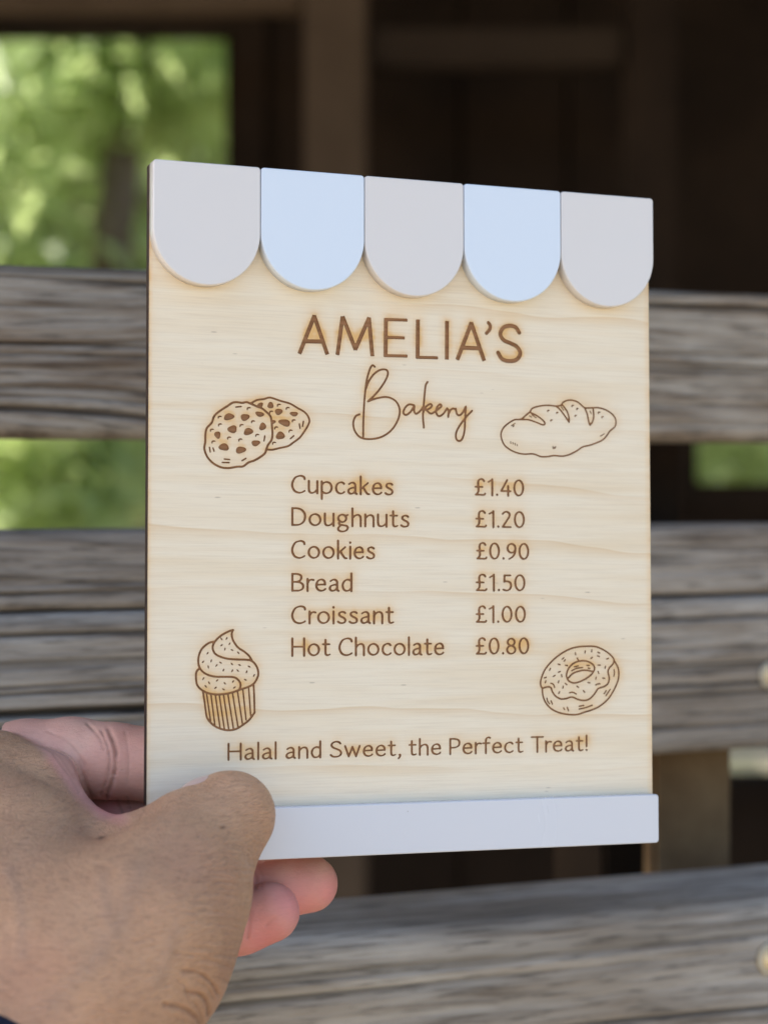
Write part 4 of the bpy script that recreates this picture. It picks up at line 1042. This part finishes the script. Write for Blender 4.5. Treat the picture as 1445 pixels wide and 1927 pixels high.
# finger joint folds
for pts, w_, dp, dk in (([(205, 1372), (218, 1410), (216, 1455), (200, 1500)], 4, .9, .55), ([(192, 1376), (206, 1415), (205, 1455), (190, 1495)], 3, .5, .35),
                        ([(236, 1378), (243, 1420), (241, 1470)], 3, .25, .15), ([(165, 1362), (186, 1385), (196, 1410)], 3, .4, .3)):
    cut(pts, w_, dp, dk, fingside.astype(float))
for pts in ([(222, 1505), (232, 1530)], [(240, 1500), (246, 1520)]): cut(pts, 3, .4, .4, fingside.astype(float))
for pts in ([(60, 1395), (110, 1420), (140, 1465)], [(90, 1375), (135, 1400), (160, 1440)], [(30, 1380), (80, 1398), (118, 1440), (150, 1490)]):
    cut(pts, 3.5, .25, .18, front * 1.0)
cut([(150, 1432), (160, 1470), (172, 1500)], 4, .35, .3, front * 1.0)
blushline = [(95, 1432), (128, 1468), (158, 1506), (190, 1533), (228, 1545)]
cut([(462, 1668), (500, 1655), (530, 1660)], 4, .25, .12, fingside.astype(float))
cut([(478, 1640), (484, 1656), (480, 1672)], 3, .3, .25, fingside.astype(float)); cut([(488, 1634), (495, 1650), (492, 1668)], 3, .2, .15, fingside.astype(float))
cut([(462, 1700), (470, 1725), (466, 1765)], 4, .35, .22, fingside.astype(float)); cut([(500, 1742), (512, 1732), (520, 1728)], 3, .2, .12, fingside.astype(float))
# deep folds at the heel of the thumb
for pts, w_, dp, dk in (([(330, 1795), (375, 1800), (410, 1812), (440, 1822)], 3.0, .5, .35), ([(345, 1828), (375, 1832), (400, 1850), (412, 1872)], 3.5, .8, .75),
                        ([(352, 1868), (378, 1872), (392, 1888), (394, 1910)], 4.0, .9, .8), ([(310, 1890), (345, 1898), (370, 1915), (380, 1932)], 4.0, .8, .7),
                        ([(395, 1800), (420, 1795), (446, 1800)], 2.6, .4, .3), ([(400, 1838), (422, 1842), (432, 1850)], 2.6, .4, .4), ([(335, 1845), (352, 1860), (358, 1885)], 3, .4, .35), ([(372, 1848), (392, 1858), (404, 1880)], 2.5, .4, .35), ([(330, 1915), (350, 1922)], 3, .4, .3), ([(365, 1885), (376, 1900), (384, 1925)], 2.6, .4, .4),
                        ([(385, 1765), (420, 1772), (448, 1770)], 2.2, .25, .2), ([(360, 1780), (400, 1786), (446, 1786)], 2.2, .25, .2), ([(300, 1850), (330, 1856), (345, 1870)], 2.4, .25, .2)):
    cut(pts, w_, dp, dk, thumbside.astype(float))
# fine cross wrinkles along the thumb's outer edge
rw = np.random.RandomState(3)
for i in range(40):
    y = 1590 + i * 6.3 + rw.rand() * 3
    xr = np.interp(y, [1590, 1640, 1700, 1800, 1860], [505, 470, 462, 448, 425]); Lw = 45 + 70 * rw.rand()
    pts = [(xr + 4, y + 3 * rw.rand()), (xr - Lw * .35, y - 4 + 3 * rw.rand()), (xr - Lw * .7, y - 9 + 5 * rw.rand()), (xr - Lw, y - 7 + 6 * rw.rand())]
    cut(pts, 2.1, .16 + .12 * rw.rand(), .16 + .2 * rw.rand(), thumbside * 1.0)
for i in range(10):
    y = 1555 + i * 8; xr = 500 - i * 4
    cut([(xr - 10, y + 30), (xr - 30, y + 12), (xr - 55, y + 6)], 2.2, .14, .14, thumbside * 1.0)
# moles and faint veins
for (mx_, my_, r_) in ((191, 1577, 5.0), (420, 1556.5, 4.2)):
    mole = np.maximum(mole, np.exp(-(((qx - mx_) / (r_ * 1.3)) ** 2 + ((qy - my_ + (qx - mx_) * .25) / (r_ * .62)) ** 2)) * thumbside * .95)
for pts, w_ in (([(100, 1890), (160, 1830), (215, 1760), (245, 1690), (262, 1640)], 20), ([(20, 1640), (38, 1720), (40, 1800)], 12), ([(215, 1760), (200, 1700), (190, 1650)], 13), ([(300, 1850), (330, 1760)], 14)):
    e = np.exp(-(seg_dist(qx, qy, crom(pts, 4).tolist()) / w_) ** 2) * thumbside; vein = np.maximum(vein, e); disp += .25 * e
for (mx_, my_, r_, a_) in ((560, 1700, 75, .6), (500, 1770, 75, .65), (440, 1790, 60, .5), (205, 1520, 30, .5), (620, 1680, 45, .6), (500, 1650, 80, .35), (520, 1700, 60, .4)):
    blush = np.maximum(blush, a_ * np.exp(-(((qx - mx_) ** 2 + (qy - my_) ** 2) / r_ ** 2)) * palmar)
blush = np.maximum(blush, .16 * np.exp(-(seg_dist(qx, qy, blushline) / 13) ** 2) * front * (near_f < .5))
# soft unevenness of flesh
disp += 0.35 * fbm(HV[:, 0] / 16, HV[:, 1] / 16, HV[:, 2] / 16, seed=2, oct=3) + 0.05 * fbm(HV[:, 0] / 2.2, HV[:, 1] / 2.2, HV[:, 2] / 2.2, seed=6, oct=2)
HV = HV + HN * disp[:, None]
org = camw(pc(150, 1850, 510))
HW = camw(HV) - org
person = link_mesh('person', HW, HF, (M_SKIN,), smooth=True)
person.location = org
bm = bmesh.new(); bm.from_mesh(person.data); bmesh.ops.recalc_face_normals(bm, faces=bm.faces); bm.to_mesh(person.data); bm.free()
for nm, arr in (('palmar', palmar), ('crease', crease), ('mole', mole), ('vein', vein), ('blush', blush)):
    at = person.data.attributes.new(nm, 'FLOAT', 'POINT'); at.data.foreach_set('value', np.asarray(arr, np.float32))
tag(person, 'left hand of a person holding the menu board, thumb in front and fingers behind', 'person')
print('hand verts', len(HV))

# thumb nail: a curved thin plate on the upper side of the thumb tip
M_NAIL = mat_simple('thumb_nail', (0.55, 0.36, 0.30), 0.3, 0.5, (0.60, 0.42, 0.36), 60)
def nail():
    A = pc(337, 1488, 536); B = pc(398, 1459, 541)                 # along the top contour, root to free edge
    ax_ = B - A; L = np.linalg.norm(ax_); ax_ /= L
    upn = np.array([ax_[1] * -1, ax_[0], 0.0]); upn /= np.linalg.norm(upn)
    if upn[1] < 0: upn = -upn
    sd_ = np.cross(ax_, upn)
    V = []; F = []; nu, nv = 12, 14
    for lay in (0, 1):
        for i in range(nu + 1):
            for j in range(nv + 1):
                t = i / nu; s = j / nv * 2 - 1
                wid = 6.2 * math.sqrt(max(0.02, 1 - (abs(2 * t - 1)) ** 5)); th_ = s * 1.05
                p = A + ax_ * (t * L) + sd_ * (wid * math.sin(th_)) + upn * (5.0 * (math.cos(th_) - 1) + 0.9 * math.sin(math.pi * min(1, t * 1.0)) - lay * .45 + 0.15)
                V.append(camw(p) - org)
    m = (nu + 1) * (nv + 1)
    for i in range(nu):
        for j in range(nv):
            a_ = i * (nv + 1) + j; F.append([a_, a_ + 1, a_ + nv + 2, a_ + nv + 1]); F.append([m + a_, m + a_ + nv + 1, m + a_ + nv + 2, m + a_ + 1])
    ring = [j for j in range(nv + 1)] + [i * (nv + 1) + nv for i in range(1, nu + 1)] + [nu * (nv + 1) + j for j in range(nv - 1, -1, -1)] + [i * (nv + 1) for i in range(nu - 1, 0, -1)]
    for a_, b_ in zip(ring, ring[1:] + ring[:1]): F.append([a_, m + a_, m + b_, b_])
    return link_mesh('nail', [tuple(v) for v in V], F, (M_NAIL,), person, smooth=True)
nail()

# dark sleeve cuff round the wrist
M_CLOTH = mat_simple('navy_knit_cloth', (0.010, 0.012, 0.024), 0.9, 0.2, (0.018, 0.021, 0.038), 900, 0.6)
def sleeve():
    a0, r0 = N_(20, 2010, 500, 215); b0, r1 = N_(-230, 2500, 440, 250)
    d = b0 - a0; L = np.linalg.norm(d); d /= L
    e1 = np.cross(d, [0, 0, 1.0]); e1 /= np.linalg.norm(e1); e2 = np.cross(d, e1)
    prof = [(5.0, 0.2), (3.6, 1.3), (4.2, 2.4), (6.0, 3.0), (12, 3.2), (22, 3.5), (34, 4.2), (46, 4.6), (60, 5.5), (85, 6.5), (115, 7.5), (150, 8.5), (185, 9.5), (190, 6.0)]
    V = []; F = []; n = 120
    for k, (s, off) in enumerate(prof):
        for j in range(n):
            t = 2 * math.pi * j / n; f = s / L; wr = 0.35 * math.sin(5 * t + s * .2) * min(1, s / 20)
            rr = r0 + (r1 - r0) * f + off + wr + .12 * math.sin(j * math.pi)
            p = a0 + d * (s + SLEEVE_OFF) + rr * (math.cos(t) * e1 + math.sin(t) * e2); V.append(camw(p) - org)
    for k in range(len(prof) - 1):
        for j in range(n): F.append([k * n + j, k * n + (j + 1) % n, (k + 1) * n + (j + 1) % n, (k + 1) * n + j])
    F.append([(len(prof) - 1) * n + j for j in range(n)])
    return link_mesh('sleeve', [tuple(v) for v in V], F, (M_CLOTH,), person, smooth=True)
SLEEVE_OFF = -19.0
sleeve()
